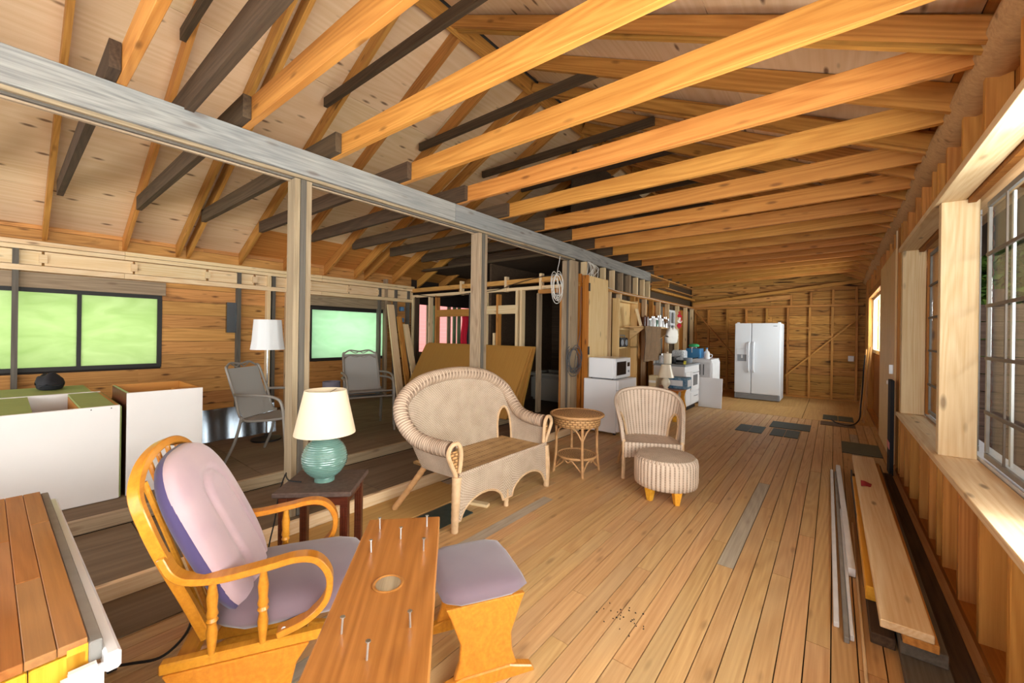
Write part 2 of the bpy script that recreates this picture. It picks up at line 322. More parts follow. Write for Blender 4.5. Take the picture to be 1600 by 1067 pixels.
def catmull(P, sub, closed=False):
    out = []; m = len(P)
    for i in range(m if closed else m-1):
        g = (lambda k: P[k % m]) if closed else (lambda k: P[min(max(k, 0), m-1)])
        a, b, c, d = g(i-1), g(i), g(i+1), g(i+2)
        for k in range(sub):
            t = k/sub; out.append(0.5*((2*b)+(c-a)*t+(2*a-5*b+4*c-d)*t*t+(3*b-a-3*c+d)*t**3))
    if not closed: out.append(P[-1].copy())
    return out
def empty(name, loc=(0, 0, 0), rz=0.0, parent=None):
    o = bpy.data.objects.new(name, None); o.location = loc; o.rotation_euler = (0, 0, rz); o.empty_display_size = 0.1; return link(o, parent)
def tag(o, label, cat, group=None, kind=None):
    o['label'] = label; o['category'] = cat
    if group: o['group'] = group
    if kind: o['kind'] = kind
    return o
def struct(o, label, cat): return tag(o, label, cat, kind='structure')
def thing(name, loc, rz, label, cat, group=None): return tag(empty(name, loc, rz), label, cat, group)
_bc = {}
def board(name, a, b, w, t, mat, parent=None, up=(0, 0, 1), bevel=0.0):
    """a board from a to b (centre line); t is measured along `up`, w across it"""
    a, b = Vector(a), Vector(b); d = b-a; L = d.length; x = d.normalized(); u = Vector(up); z = (u - x*u.dot(x)).normalized(); y = z.cross(x)
    key = (round(L, 3), round(w, 4), round(t, 4), mat.name, bevel)
    if key not in _bc: _bc[key] = MB().box((0, 0, 0), (L, w, t)).mesh(name, mat, bevel=bevel)
    o = bpy.data.objects.new(name, _bc[key]); R = Matrix((x, y, z)).transposed().to_4x4(); o.matrix_local = Matrix.Translation((a+b)/2) @ R
    return link(o, parent)
def copy_tree(o, parent=None):
    c = o.copy(); COL.objects.link(c); c.parent = parent
    for ch in list(o.children): copy_tree(ch, c)
    return c
def kin(o):
    r = [o]
    for c in o.children: r += kin(c)
    return r
U = lambda a, b: rnd.uniform(a, b)
XL, XR, YF, YB = -6.80, 0.52, -2.6, 11.70
RX, RZ, SL = -2.87, 4.28, 0.494            # underside of the ridge and the slope of both roof planes
def zu(x): return RZ - SL*abs(x-RX)

# ------------------------------------------------------------------ floor
floor = struct(empty('floor'), 'old narrow pine floorboards running the length of the room', 'floor')
x = -2.862; pitch = 0.0925
while x < 0.50:
    y = YF + U(-1.5, 0)
    while y < 8.58:
        L = U(1.6, 4.2); y1 = min(y+L, 8.6); y0 = max(y, YF)
        if 8.6-y1 < 0.7: y1 = 8.6
        if y1-y0 > 0.15: board('floorboard', (x+pitch/2, y0+.0015, -.011+U(-.0008, .0008)), (x+pitch/2, y1-.0015, -.011), pitch-0.005, 0.022, M['floorgrey'] if (y1-y0 < 2.3 and rnd.random() < .08) else M['floor'], floor)
        y = y1
        if y1 >= 8.6: break
    x += pitch
for x0, x1 in ((-2.95, -1.63), (-1.625, -0.42), (-0.415, 0.60)):
    for y0, y1 in ((8.604, 9.9), (9.905, 11.7)): board('plywood_sheet', ((x0+x1)/2, y0, -.008), ((x0+x1)/2, y1, -.008), x1-x0-.004, 0.018, M['plyfloor'], floor)
MB().bx(-7.0, 0.9, YF-.1, 12.0, -.12, -.03).build('subfloor', M['tarred'], floor)
for (x0, x1, y0, y1) in ((-2.865, -2.50, -1.2, 0.60), (-2.865, -2.46, 0.603, 2.55)): board('plywood_sheet', ((x0+x1)/2, y0, .004), ((x0+x1)/2, y1, .004), x1-x0, 0.008, M['plyfloor'] if y0 > 0 else M['plydark'], floor)

plat = struct(empty('platform'), 'two low dark plywood steps edged with new timber', 'platform')
for (xf, xb, z, ys) in ((-2.87, -3.70, .09, (-2.6, -1.2, 0.55, 1.95, 3.35, 5.2)), (-3.70, XL, .18, (-2.6, -1.2, 0.15, 1.37, 2.6, 3.8, 5.2))):
    for y0, y1 in zip(ys[:-1], ys[1:]):
        board('plywood_sheet', ((xf-.04+xb)/2, y0+.003, z-.013), ((xf-.04+xb)/2, y1-.003, z-.013), (xf-.04-xb)-.002, .018, M['plydark'], plat)
    for y0, y1 in ((-2.6, 1.15), (1.152, 5.2)): board('edge_timber', (xf-.019, y0, z-.045), (xf-.019, y1, z-.045), .038, .09, M['pale'] if z < .1 else M['post'], plat, bevel=.003)
MB().bx(XL, -3.74, YF, 5.2, -.03, .155).bx(-3.74, -2.91, YF, 5.2, -.03, .065).build('subframe', M['tarred'], plat)

# ------------------------------------------------------------------ ceiling: roof sheets, rafters, joists, ties
ceil = struct(empty('ceiling'), 'open gable roof of plywood sheets on pine rafters and joists', 'roof')
ny, nx = [-2.6, -1.5, 0.92, 3.36, 5.80, 8.24, 10.68, 11.9], 1.22
for side in (-1, 1):
    ux = Vector((side, 0, -SL)).normalized(); up = Vector((side*SL, 0, 1)).normalized(); base = Vector((RX, 0, RZ)) + up*0.155
    dmax = 4.75 if side < 0 else 4.35; d = 0.0; row = 0
    while d < dmax-0.05:
        d1 = min(d+nx, dmax); ys = ny if row % 2 == 0 else [-2.6, -0.3, 2.14, 4.58, 7.02, 9.46, 11.9]
        for y0, y1 in zip(ys[:-1], ys[1:]):
            c = base + ux*((d+d1)/2); m = M['ply']
            if d1 >= dmax-0.6: m = M['plyor'] if rnd.random() < 0.75 else M['ply']
            board('roof_sheet', c+Vector((0, y0+.002, 0)), c+Vector((0, y1-.002, 0)), d1-d-.004, .012, m, ceil, up=up)
        d = d1; row += 1
    c = base + ux*(dmax/2+.1) + up*0.03
    board('light_block_deck', c+Vector((0, -2.9, 0)), c+Vector((0, 12.1, 0)), dmax+.35, .03, M['ext'], ceil, up=up)  # unseen layer over the sheets, added to stop light leaking through their gaps
MB().box((RX, 4.6, RZ+.20), (.30, 15, .04)).build('ridge_cap', M['ext'], ceil)
for y0, y1 in ((-2.6, 1.9), (1.902, 6.4), (6.402, 11.7)): board('ridge_board', (RX, y0, RZ+.06), (RX, y1, RZ+.06), .04, .17, M['rafter'], ceil)
left_y = [-2.2, -1.58, -0.97, -0.35, .27, .91, 1.42, 1.53, 2.14, 2.75, 3.40, 3.95, 4.15, 4.76, 5.4, 6.0, 6.6, 7.2, 7.8, 8.4, 9.0, 9.6, 10.2, 10.8, 11.4]
upL = Vector((-SL, 0, 1)).normalized(); upR = Vector((SL, 0, 1)).normalized()
for i, y in enumerate(left_y):
    a, b = Vector((RX-.02, y, zu(RX-.02))), Vector((-7.05, y, zu(-7.05)))
    board('rafter', a+upL*.072, b+upL*.072, .038, .14, M['rafter'], ceil, up=upL)
for i in range(24):
    yl = -2.2 + .61*i + (0.06 if i % 3 == 1 else 0); yr = yl - 0.035*max(0, yl)
    a, b = Vector((RX+.02, yl, zu(RX+.02))), Vector((0.75, yr, zu(0.75)))
    board('rafter', a+upR*.072, b+upR*.072, .038, .14, M['rafter'], ceil, up=upR)
    if i in (7, 8, 10, 13): board('rafter', a+upR*.05+Vector((0, -.075, 0)), b+upR*.05+Vector((0, -.075, 0)), .038, .09, M['rafter'], ceil, up=upR)
jl = [-2.1, -1.5, -.86, -.25, .376, .952, 1.53, 2.15, 2.82, 3.47, 4.16, 4.83, 5.50, 6.13, 6.76, 7.38, 8.0, 8.6, 9.2, 9.8, 10.4, 11.0]
for i, y in enumerate(jl):
    yr = y if y < 1.6 else (y - .055*(y-1.0) if y < 6 else y - .30)
    zr = 2.635 + max(0, y-6)*.025; zl = 2.68 + (0.0 if y < 8.3 else -.02)
    x0 = -2.985 if y < 8.3 else -3.0
    board('joist', (x0, y, zl+.074), (0.60, yr, zr+.074), .040, .148, M['joist'], ceil, bevel=.002)
    if y < 8.3:
        xe = -2.80
        board('old_joist', (-5.95, y-.045, 2.682+.07), (xe, y-.045, 2.682+.07), .045, .14, M['old'], ceil)
board('old_joist', (-3.6, .66, 2.735), (-1.35, .66, 2.735), .045, .14, M['old'], ceil)
for y, xl, xr_ in ((-.3, -4.2, -1.5), (.93, -4.1, -1.5), (2.10, -4.12, -1.55), (3.33, -4.14, -1.58), (4.46, -4.1, -1.56), (5.28, -4.0, -1.2), (6.5, -4.1, -1.5), (7.7, -4.1, -1.5)):
    board('collar_tie', (xl, y-.06, 3.74), (xr_, y-.06, 3.74), .04, .09, M['old'], ceil)

beam = struct(empty('beam'), 'long weathered grey beam carrying the joists across the room', 'beam')
for y0, y1 in ((YF, 2.78), (2.783, 8.24)): board('beam_plank', (-2.972, y0, 2.59), (-2.972, y1, 2.59), .045, .175, M['beam'], beam, bevel=.003)
board('beam_plank', (-3.02, YF, 2.60), (-3.02, 8.24, 2.60), .045, .155, M['post'], beam)
for k, (xx, zz) in enumerate(((-2.985, 2.49), (-3.010, 2.478), (-3.035, 2.468))): board('stop_strip', (xx, YF, zz), (xx, 5.2, zz), .022, .022, M['post'] if k != 1 else M['oldstud'], beam)
def column(y0, y1, xd, n, label, alongx=False):
    c = struct(empty('column', (-2.953, (y0+y1)/2, .09)), label, 'column'); h = 2.375
    for k in range(n):
        if alongx:
            w = xd/n; xc = -w*(k+.5); board('ply', (xc, 0, 0), (xc, 0, h), w-.002, (y1-y0)-(.01 if k % 2 else 0), (M['post'], M['oldstud'], M['post'])[k % 3], c, up=(0, 1, 0), bevel=.002)
        else:
            w = (y1-y0)/n; yc = -(y1-y0)/2+w*(k+.5); board('ply', (-xd/2+(.006 if k == 1 else 0), yc, 0), (-xd/2+(.006 if k == 1 else 0), yc, h), xd, w-.002, (M['post'], M['oldstud'], M['post'])[k % 3], c, up=(0, 1, 0), bevel=.002)
    return c
column(1.255, 1.375, .115, 3, 'grey built-up timber post behind the teal lamp')
column(3.13, 3.265, .12, 3, 'grey built-up timber post behind the wicker settee')
column(5.06, 5.26, .16, 4, 'grey built-up timber post beside the dark doorway', True)

# ------------------------------------------------------------------ left wall
wl = struct(empty('wall_left'), 'left wall of knotty horizontal planks with two film-covered windows', 'wall')
W1, W2 = (-.95, 1.27, .905, 1.815), (3.15, 4.63, .89, 1.79)
z = .18; k = 0
while z < 2.50:
    h = min(.175, 2.52-z); cuts = [(YF, 5.2)]
    for (a, b, c, d) in (W1, W2):
        if z < d-.01 and z+h > c+.01:
            new = []
            for (p, q) in cuts:
                if b <= p or a >= q: new.append((p, q)); continue
                if a > p: new.append((p, a))
                if b < q: new.append((b, q))
            cuts = new
    for (p, q) in cuts:
        segs = [p]
        while q-segs[-1] > 3.2: segs.append(segs[-1]+U(1.5, 2.9))
        segs.append(q)
        for a, b in zip(segs[:-1], segs[1:]): board('plank', (XL-.014+U(-.003, .003), a, z+h/2), (XL-.014, b, z+h/2), .028, h-.004, M['plank'], wl)
    z += h; k += 1
MB().bx(XL-.10, XL-.05, YF, W1[0], -.1, 2.62).bx(XL-.10, XL-.05, W1[1], W2[0], -.1, 2.62).bx(XL-.10, XL-.05, W2[1], 5.40, -.1, 2.62).bx(XL-.10, XL-.05, 7.0, 8.6, -.1, 2.62).bx(XL-.10, XL-.05, 5.40, 7.0, -.1, .95).bx(XL-.10, XL-.05, 5.40, 7.0, 1.98, 2.62).bx(XL-.10, XL-.05, W1[0], W1[1], -.1, W1[2]).bx(XL-.10, XL-.05, W2[0], W2[1], -.1, W2[2]).bx(XL-.10, XL-.05, W1[0], W1[1], W1[3], 2.62).bx(XL-.10, XL-.05, W2[0], W2[1], W2[3], 2.62).build('backing', M['tarred'], wl)
for (zz, xx, hh, mm) in ((2.29, .11, .045, 'pale'), (2.24, .10, .045, 'pale'), (2.02, .10, .06, 'pale')):
    for y0, y1 in ((YF, .9), (.903, 3.3), (3.303, 5.2)): board('wall_plate', (XL+xx/2, y0, zz), (XL+xx/2, y1, zz), xx, hh, M[mm], wl)
for y0, y1 in ((YF, .25), (.27, .98), (1.0, 1.72), (1.75, 2.3), (2.33, 3.1), (3.12, 3.8), (3.82, 4.4), (4.42, 5.2)): board('blocking', (XL+.03, y0, 2.135), (XL+.03, y1, 2.135), .05, .15, M['pale'], wl)
for y in (.26, .99, 1.735, 2.315, 3.11, 3.81, 4.41): board('block_end', (XL+.068, y-.03, 2.135), (XL+.068, y+.03, 2.135), .025, .09, M['pale'], wl)
for y0, y1 in ((-.9, 1.30), (3.1, 4.7)): board('header', (XL+.02, y0, 1.90), (XL+.02, y1, 1.90), .04, .165, M['post'], wl)
for (y, m) in ((.07, 'oldstud'), (2.11, 'oldstud'), (2.57, 'oldstud'), (2.50, 'pale'), (2.78, 'pale'), (4.42, 'oldstud'), (4.56, 'post'), (4.78, 'oldstud'), (5.08, 'oldstud')): board('stud', (XL+.05, y, .18), (XL+.05, y, 2.22 if y != 4.56 else 2.4), .045, .09, M[m], wl, up=(1, 0, 0))
for zz in (1.85, 1.63, 1.36): MB().bx(-.04, .04, -.035, .035, -.04, .04).build('electrical_box', M['box'], wl, loc=(XL+.06, 4.93, zz), bevel=.004)
board('vent_duct', (XL+.03, 2.03, 1.35), (XL+.03, 2.03, 1.78), .05, .12, M['foil'], wl, up=(0, 1, 0))
def filmwin(name, w, mull, fm, label):
    a, b, c, d = w; o = struct(empty(name, (XL-.02, (a+b)/2, c)), label, 'window'); hw, hh = (b-a)/2, d-c
    for nm, p, q in (('frame', (0, -hw, .02), (0, hw, .02)), ('frame', (0, -hw, hh-.02), (0, hw, hh-.02)), ('frame', (0, -hw+.02, .04), (0, -hw+.02, hh-.04)), ('frame', (0, hw-.02, .04), (0, hw-.02, hh-.04))): board(nm, p, q, .05, .045, M['bframe'], o, up=(0, 0, 1) if p[2] == q[2] else (0, 1, 0))
    for y in mull: board('mullion', (.004, y-(a+b)/2, .03), (.004, y-(a+b)/2, hh-.03), .04, .035, M['bframe'], o, up=(0, 1, 0))
    MB().bx(-.004, .0, -hw+.03, hw-.03, .03, hh-.03).build('plastic_film', fm, o)
    return o
filmwin('window_1', W1, (-.15, .54), M['film'], 'wide black-framed window covered with yellow-green film')
filmwin('window_2', W2, (), M['film2'], 'smaller black-framed window covered with pale mint film')

# ------------------------------------------------------------------ cross partition, room behind it
wp = struct(empty('wall_partition'), 'open stud partition with a dark doorway at the back of the side room', 'wall')
yp = 5.20
for (xc, m, z0, z1, d) in ((-6.70, 'pale', .18, 2.10, .09), (-6.60, 'old', .18, 2.10, .09), (-6.18, 'pale', .18, 2.1, .09), (-5.98, 'plyor', .18, 2.1, .09), (-5.07, 'oldstud', .18, 2.1, .09), (-4.80, 'pale', .18, 2.1, .09), (-4.72, 'pale', .18, 2.1, .09), (-4.43, 'rafter', .18, 2.05, .09), (-4.5, 'pale', .18, 1.4, .09), (-4.02, 'pale', .18, 2.1, .09), (-3.93, 'pale', .18, 2.1, .09), (-3.60, 'post', .18, 2.03, .09), (-3.18, 'rafter', .18, 2.1, .09)):
    board('stud', (xc, yp, z0), (xc, yp, z1), .042, d, M[m], wp, up=(0, 1, 0))
for (x0, x1, zz, hh, m) in ((XL, -3.1, 2.235, .075, 'plank'), (XL, -3.1, 2.115, .05, 'pale'), (-5.96, -5.08, 1.76, .13, 'rafter'), (-4.70, -4.04, 1.79, .14, 'pale'), (-3.6, -3.18, 2.05, .06, 'rafter')): board('plate', (x0, yp, zz), (x1, yp, zz), .085, hh, M[m], wp)
for xc in (-5.3, -4.25, -3.55): board('cripple', (xc, yp-.02, 2.08), (xc, yp-.02, 2.33), .04, .08, M['pale'], wp, up=(0, 1, 0))
for x0, x1, z0, z1 in ((-6.78, -6.2, .18, 1.0), (-5.0, -4.84, .18, 2.1)): MB().bx(x0, x1, yp+.05, yp+.065, z0, z1).build('panel', M['old'], wp)
# enclosing walls of the rooms behind
wb2 = struct(empty('wall_side_room'), 'dark plank walls of the unlit room beyond the doorway', 'wall')
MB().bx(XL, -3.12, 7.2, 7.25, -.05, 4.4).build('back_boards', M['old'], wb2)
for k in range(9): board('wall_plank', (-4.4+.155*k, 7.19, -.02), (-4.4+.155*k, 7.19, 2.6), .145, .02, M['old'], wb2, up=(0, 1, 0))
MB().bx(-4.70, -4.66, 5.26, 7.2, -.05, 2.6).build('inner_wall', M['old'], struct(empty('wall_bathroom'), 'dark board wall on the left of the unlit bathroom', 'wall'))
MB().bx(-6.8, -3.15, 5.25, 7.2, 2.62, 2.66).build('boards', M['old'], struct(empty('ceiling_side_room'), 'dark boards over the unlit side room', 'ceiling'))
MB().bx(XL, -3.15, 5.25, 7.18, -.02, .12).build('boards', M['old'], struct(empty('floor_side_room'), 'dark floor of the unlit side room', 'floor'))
t = thing('bathtub', (-3.90, 6.75, .121), 0, 'bathtub standing in the dark room beyond the doorway', 'bathtub')
MB().prism([(-.75, -.33), (.45, -.33), (.45, .33), (-.75, .33)], 0, .48).build('basin', M['tub'], t, bevel=.05, smooth=True)
MB().tube([(-.75, -.35, .5), (.45, -.35, .5), (.45, .35, .5), (-.75, .35, .5)], .03, closed=True).build('rim', M['tub'], t, smooth=True)
o = empty('neighbour_building', (-9.6, 8.2, -.4)); tag(o, 'pink clapboard building seen through the far opening', 'building', kind='structure')
for k in range(22): board('clapboard', (0, -3, .05+.12*k), (0, 4, .05+.12*k), .115, .03, M['siding'], o, up=(1, 0, 0))
o = empty('garden_fence', (-7.15, 6.5, -.4)); tag(o, 'pale upright fence slats outside the far opening', 'fence', kind='structure')
for k, m in enumerate(('pale', 'slatg', 'pale', 'slatg', 'slatg')): board('slat', (0, -.55+(.0, .20, .62, .80, .95)[k], 0), (0, -.55+(.0, .20, .62, .80, .95)[k], 2.8), .10, .03, M[m], o, up=(1, 0, 0))
for nm, mt, xx, w, lab in (('garment', M['red'], -5.33, .17, 'red garment hanging in the partition opening'), ('garment', M['tarp'], -5.17, .15, 'black garment hanging beside the red one')):
    g = MB().sheet(lambda u, v, w=w: ((u-.5)*w+.015*math.sin(v*9), -.012+.025*math.sin(u*14+v*3), -.85*v+ -.02*math.sin(u*8)), 16, 12, .008).build(nm, mt, loc=(xx, 5.295, 1.78), smooth=True); tag(g, lab, 'clothing')

# ------------------------------------------------------------------ kitchen wall (x = -2.95, beyond the door post)
wk = struct(empty('wall_kitchen'), 'open stud wall behind the cupboards and stove', 'wall')
ky = 6.05
while ky < 11.6:
    w = U(.16, .24); y1 = min(ky+w, 11.66)
    m = M['old'] if rnd.random() < .25 else (M['oldstud'] if ky > 8.3 and rnd.random() < .5 else M['sheath'])
    if not (9.55 < ky < 10.2): board('plank', (-3.06, (ky+y1)/2, 0), (-3.06, (ky+y1)/2, 2.05), y1-ky-.004, .02, m, wk, up=(1, 0, 0))
    ky = y1
for k in range(6): board('plank', (-3.065, 8.2, 2.47+.185*k), (-3.065, 11.66, 2.47+.185*k), .18, .02, M['plank'], wk)
MB().bx(-3.12, -3.08, 5.3, 9.55, -.02, 4.2).bx(-3.12, -3.08, 10.15, 11.8, -.02, 4.2).bx(-3.12, -3.08, 9.55, 10.15, -.02, 1.35).bx(-3.12, -3.08, 9.55, 10.15, 2.0, 4.2).build('backing', M['old'], wk)
for y in (5.95, 6.38, 6.80, 7.42, 7.62, 8.02, 8.42, 8.85, 9.45, 10.2, 10.9, 11.5): board('stud', (-2.995, y, 0), (-2.995, y, 2.12), .042, .088, M['pale'] if rnd.random() < .6 else M['rafter'], wk, up=(1, 0, 0))
board('stud', (-2.995, 5.345, 0), (-2.995, 5.345, 2.3), .05, .09, M['orangepine'], wk, up=(1, 0, 0))
for y0, y1, zz in ((5.3, 8.5, 2.145), (8.5, 11.65, 2.145), (8.3, 11.65, 2.36)): board('plate', (-2.995, y0, zz), (-2.995, y1, zz), .09, .05, M['rafter'], wk)
for y in (5.5, 5.8, 6.15, 6.5, 6.85, 7.2, 7.55, 7.9, 8.2): board('cripple', (-2.995, y, 2.17), (-2.995, y, 2.50), .05, .085, M['pale'] if rnd.random() < .5 else M['post'], wk, up=(1, 0, 0))
for k in range(3): board('trim_board', (-2.94, 8.28+.02*k, 2.38+.05*k), (-2.6, 8.28+.02*k, 2.38+.05*k), .05, .04, M['rafter'], wk)
o = struct(empty('window_3', (-3.05, 9.85, 1.35)), 'small white window in the kitchen wall above the shelf', 'window')
for p, q in (((0, -.29, 0), (0, .29, 0)), ((0, -.29, .63), (0, .29, .63)), ((0, -.29, 0), (0, -.29, .63)), ((0, .29, 0), (0, .29, .63)), ((0, 0, 0), (0, 0, .63)), ((0, -.29, .32), (0, .29, .32))): board('frame', p, q, .05, .05, M['storm'], o, up=(1, 0, 0))
MB().bx(-.01, -.005, -.28, .28, .02, .62).build('glass', M['glass'], o)

# ------------------------------------------------------------------ back wall
wb = struct(empty('wall_back'), 'back wall of rough live-edged planks behind the refrigerator', 'wall')
z = 0.0
while z < 3.4:
    h = U(.15, .22); a = -3.05
    for q in ((-1.3+U(-.4, .4)), .62): board('plank', (a, YB+.01+U(-.004, .004), z+h/2), (q-.004, YB+.01, z+h/2), .022, h-U(.004, .012), M['plank2'], wb, up=(0, 0, 1)); a = q
    z += h
MB().prism([(-7.0, -.1), (.75, -.1), (.75, zu(.75)+.1), (RX, RZ+.2), (-7.0, zu(-7)+.1)], YB+.03, YB+.07, 'y').build('backing', M['old'], wb)
for xc in (-2.93, -2.61, -2.16, -1.73, -1.29, -.86, -.44, -.03, .39): board('stud', (xc, YB-.045, .03), (xc, YB-.045, 2.10), .042, .085, M['rafter'], wb, up=(0, 1, 0))
board('plate', (-3.0, YB-.045, 2.135), (.5, YB-.045, 2.135), .085, .05, M['rafter'], wb); board('plate', (-3.0, YB-.045, .015), (.5, YB-.045, .015), .085, .04, M['rafter'], wb)
board('plate', (-3.0, YB-.05, 2.26), (.5, YB-.05, 2.66), .085, .07, M['rafter'], wb); board('plate', (-3.0, YB-.05, 2.20), (-.8, YB-.05, 2.36), .07, .10, M['plank'], wb)
for xc in (-.8, -.42, -.02, .38): board('cripple', (xc, YB-.05, 2.16), (xc, YB-.05, 2.40+.11*(xc+.8)), .04, .08, M['rafter'], wb, up=(0, 1, 0))
board('brace', (-2.95, YB-.10, 2.10), (-1.95, YB-.10, .85), .03, .09, M['rafter'], wb, up=(0, 1, 0)); board('brace', (.47, YB-.10, 1.90), (-.90, YB-.10, .48), .03, .09, M['rafter'], wb, up=(0, 1, 0))
for a, b, zz in ((-2.93, -2.61, 1.52), (-2.61, -2.16, 1.70), (-2.16, -1.73, 1.45), (-.86, -.44, 1.62), (-.44, -.03, 1.42), (.39, .5, 1.38)): board('blocking', (a, YB-.05, zz), (b, YB-.05, zz), .07, .04, M['rafter'], wb)
MB().bx(-.05, .05, -.03, .03, -.06, .06).build('outlet', M['wpaint'], wb, loc=(.30, YB-.08, .95), bevel=.006)
# front wall behind the camera: wide openings that admit the daylight
wf = struct(empty('wall_front'), 'wall behind the viewpoint with two wide openings', 'wall')
MB().prism([(-7.0, 2.95), (.9, 2.95), (RX, RZ+.2)], YF-.1, YF-.05, 'y').bx(-7.0, .8, YF-.1, YF-.05, -.1, .45).bx(-7.0, -6.6, YF-.1, YF-.05, .45, 2.9).bx(-3.25, -3.0, YF-.1, YF-.05, .45, 2.9).bx(.45, .8, YF-.1, YF-.05, .45, 2.9).build('boards', M['sheath'], wf)

# ------------------------------------------------------------------ right wall
wr = struct(empty('wall_right'), 'right-hand stud wall with pine sheathing around the windows', 'wall')
sill_st = [-2.3, -1.9, -1.5, -1.1, -.7, -.3, .1, .5, .9, 1.3, 1.66, 2.05, 2.35, 2.755, 3.14, 3.53, 3.70, 3.97, 4.37, 4.86, 5.21, 5.53]
for y in sill_st: board('stud', (XR+.045, y, .04), (XR+.045, y, .635), .04, .085, M['joist'], wr, up=(1, 0, 0), bevel=.002)
for y0, y1 in zip(sill_st[:-1], sill_st[1:]): board('sheathing_board', (XR+.10, (y0+y1)/2, 0), (XR+.10, (y0+y1)/2, .64), (y1-y0)-.006, .02, M['sheath'], wr, up=(1, 0, 0))
board('bottom_plate', (XR+.05, YF, .02), (XR+.05, 11.7, .02), .09, .04, M['orangepine'], wr)
MB().bx(XR+.115, XR+.15, YF, 11.8, -.1, .66).bx(XR+.115, XR+.15, YF, 11.8, 2.24, 2.95).bx(XR+.115, XR+.15, 5.55, 7.95, .6, 2.3).bx(XR+.115, XR+.15, 10.45, 11.8, .6, 2.3).bx(XR+.115, XR+.15, 7.9, 10.5, .6, 1.15).build('outer_skin', M['sheath'], wr)
for y0, y1 in ((YF, 1.4), (1.402, 5.60)):
    board('sill_board', (XR+.075, y0, .652), (XR+.075, y1, .652), .20, .038, M['pale'], wr, bevel=.003); board('outer_sill', (XR+.24, y0, .675), (XR+.24, y1, .675), .12, .03, M['wpaint'], wr)
    board('header', (XR+.045, y0, 2.285), (XR+.045, y1, 2.285), .13, .04, M['pale'], wr, bevel=.002); board('outer_header', (XR+.20, y0, 2.30), (XR+.20, y1, 2.30), .15, .09, M['log'], wr)
crp = [-2.2, -1.6, -1.0, -.4, .2, .8, 1.4, 1.9, 2.29, 2.77, 3.17, 3.555, 3.825, 4.01, 4.43, 4.74, 5.19, 5.55, 5.9, 6.3, 6.75, 7.2, 7.65, 8.1, 8.7, 9.3, 9.9, 10.5, 11.1]
for y in crp: board('cripple', (XR+.045, y, 2.305), (XR+.045, y, 2.68), .04, .085, M['joist'], wr, up=(1, 0, 0), bevel=.002)
for y0, y1 in zip(crp[:-1], crp[1:]): board('sheathing_board', (XR+.10, (y0+y1)/2, 2.30), (XR+.10, (y0+y1)/2, 2.58+U(0, .06)), (y1-y0)-.006, .02, M['sheath'], wr, up=(1, 0, 0))
pts = [(XR+.045, YF+(11.75-YF)*i/60, 2.655+.012*math.sin(i*.9)) for i in range(61)]
MB().tube(pts, lambda t: .095+.006*math.sin(t*31)+.003*math.sin(t*57), n=12).build('log_plate', M['log'], wr, smooth=True)
# posts between and beside the windows
for y0, y1, nm in ((3.68, 3.76, 'jamb_post'), (5.50, 5.60, 'jamb_post')): board(nm, (XR+.085, (y0+y1)/2, .672), (XR+.085, (y0+y1)/2, 2.264), .165, y1-y0, M['pale'], wr, up=(0, 1, 0), bevel=.003)
board('jamb_liner', (XR+.21, 5.48, .69), (XR+.21, 5.48, 2.26), .08, .06, M['orangepine'], wr, up=(0, 1, 0))
def muntin_window(name, y0, y1, cols, rows, label):
    o = struct(empty(name, (XR+.19, y0, .70)), label, 'window'); W, H = y1-y0, 1.52
    for p, q in (((0, 0, .02), (0, W, .02)), ((0, 0, H-.02), (0, W, H-.02))): board('frame', p, q, .014, .03, M['gpaint'], o)
    for y in (.02, W-.02): board('frame', (0, y, .04), (0, y, H-.04), .014, .03, M['gpaint'], o, up=(0, 1, 0))
    for z in rows: board('muntin', (-.012, .04, z), (-.012, W-.04, z), .012, .018, M['muntin'], o)
    for k, y in enumerate(cols): board('muntin', (-.008, y, .04), (-.008, y, H-.04), .008, .014, M['muntin'], o, up=(0, 1, 0)); (k % 2 == 0 or W > 3) and board('storm_bar', (.018, y+.01, .04), (.018, y+.01, H-.04), .010, .03, M['storm'], o, up=(0, 1, 0))
    MB().bx(.006, .010, .03, W-.03, .03, H-.03).build('glass', M['glass'], o)
rows = (.28, .595, .90, 1.20)
muntin_window('window_4', -2.3, 3.62, [5.92-.36*k for k in range(1, 17)], rows, 'long small-paned window beside the lumber, nearest on the right wall')
muntin_window('window_5', 3.80, 5.45, [.40, .80, 1.20], rows, 'narrower small-paned window beyond the pale jamb post')
# far part of the right wall
for y, m, w in ((5.66, 'joist', .04), (5.9, 'joist', .04), (6.08, 'pale', .05), (7.92, 'rafter', .05), (10.47, 'rafter', .05), (10.9, 'joist', .04), (11.4, 'joist', .04)): board('stud', (XR+.045, y, .04), (XR+.045, y, 2.62), w, .085, M[m], wr, up=(1, 0, 0))
yy = 5.62
while yy < 7.9: board('sheathing_board', (XR+.10, yy+.14, 0), (XR+.10, yy+.14, 2.5), .275, .02, M['sheath'], wr, up=(1, 0, 0)); yy += .28
for y0, y1, z0, z1 in ((7.95, 9.2, 0, 1.1), (9.2, 10.45, 0, 1.1), (10.5, 11.1, 0, 2.5), (11.1, 11.7, 0, 2.5)): board('sheathing_board', (XR+.10, (y0+y1)/2, z0), (XR+.10, (y0+y1)/2, z1), y1-y0-.01, .02, M['sheath'], wr, up=(1, 0, 0))
board('header', (XR+.05, 7.9, 2.22), (XR+.05, 10.5, 2.22), .10, .10, M['rafter'], wr)
o = struct(empty('window_6', (XR+.10, 9.2, 1.16)), 'bright far window above the leaning boards in the kitchen', 'window')
for p, q in (((0, -1.25, 0), (0, 1.25, 0)), ((0, -1.25, 1.0), (0, 1.25, 1.0)), ((0, -1.25, 0), (0, -1.25, 1.0)), ((0, 1.25, 0), (0, 1.25, 1.0)), ((0, 0, 0), (0, 0, 1.0))): board('frame', p, q, .06, .06, M['pale'], o, up=(1, 0, 0))
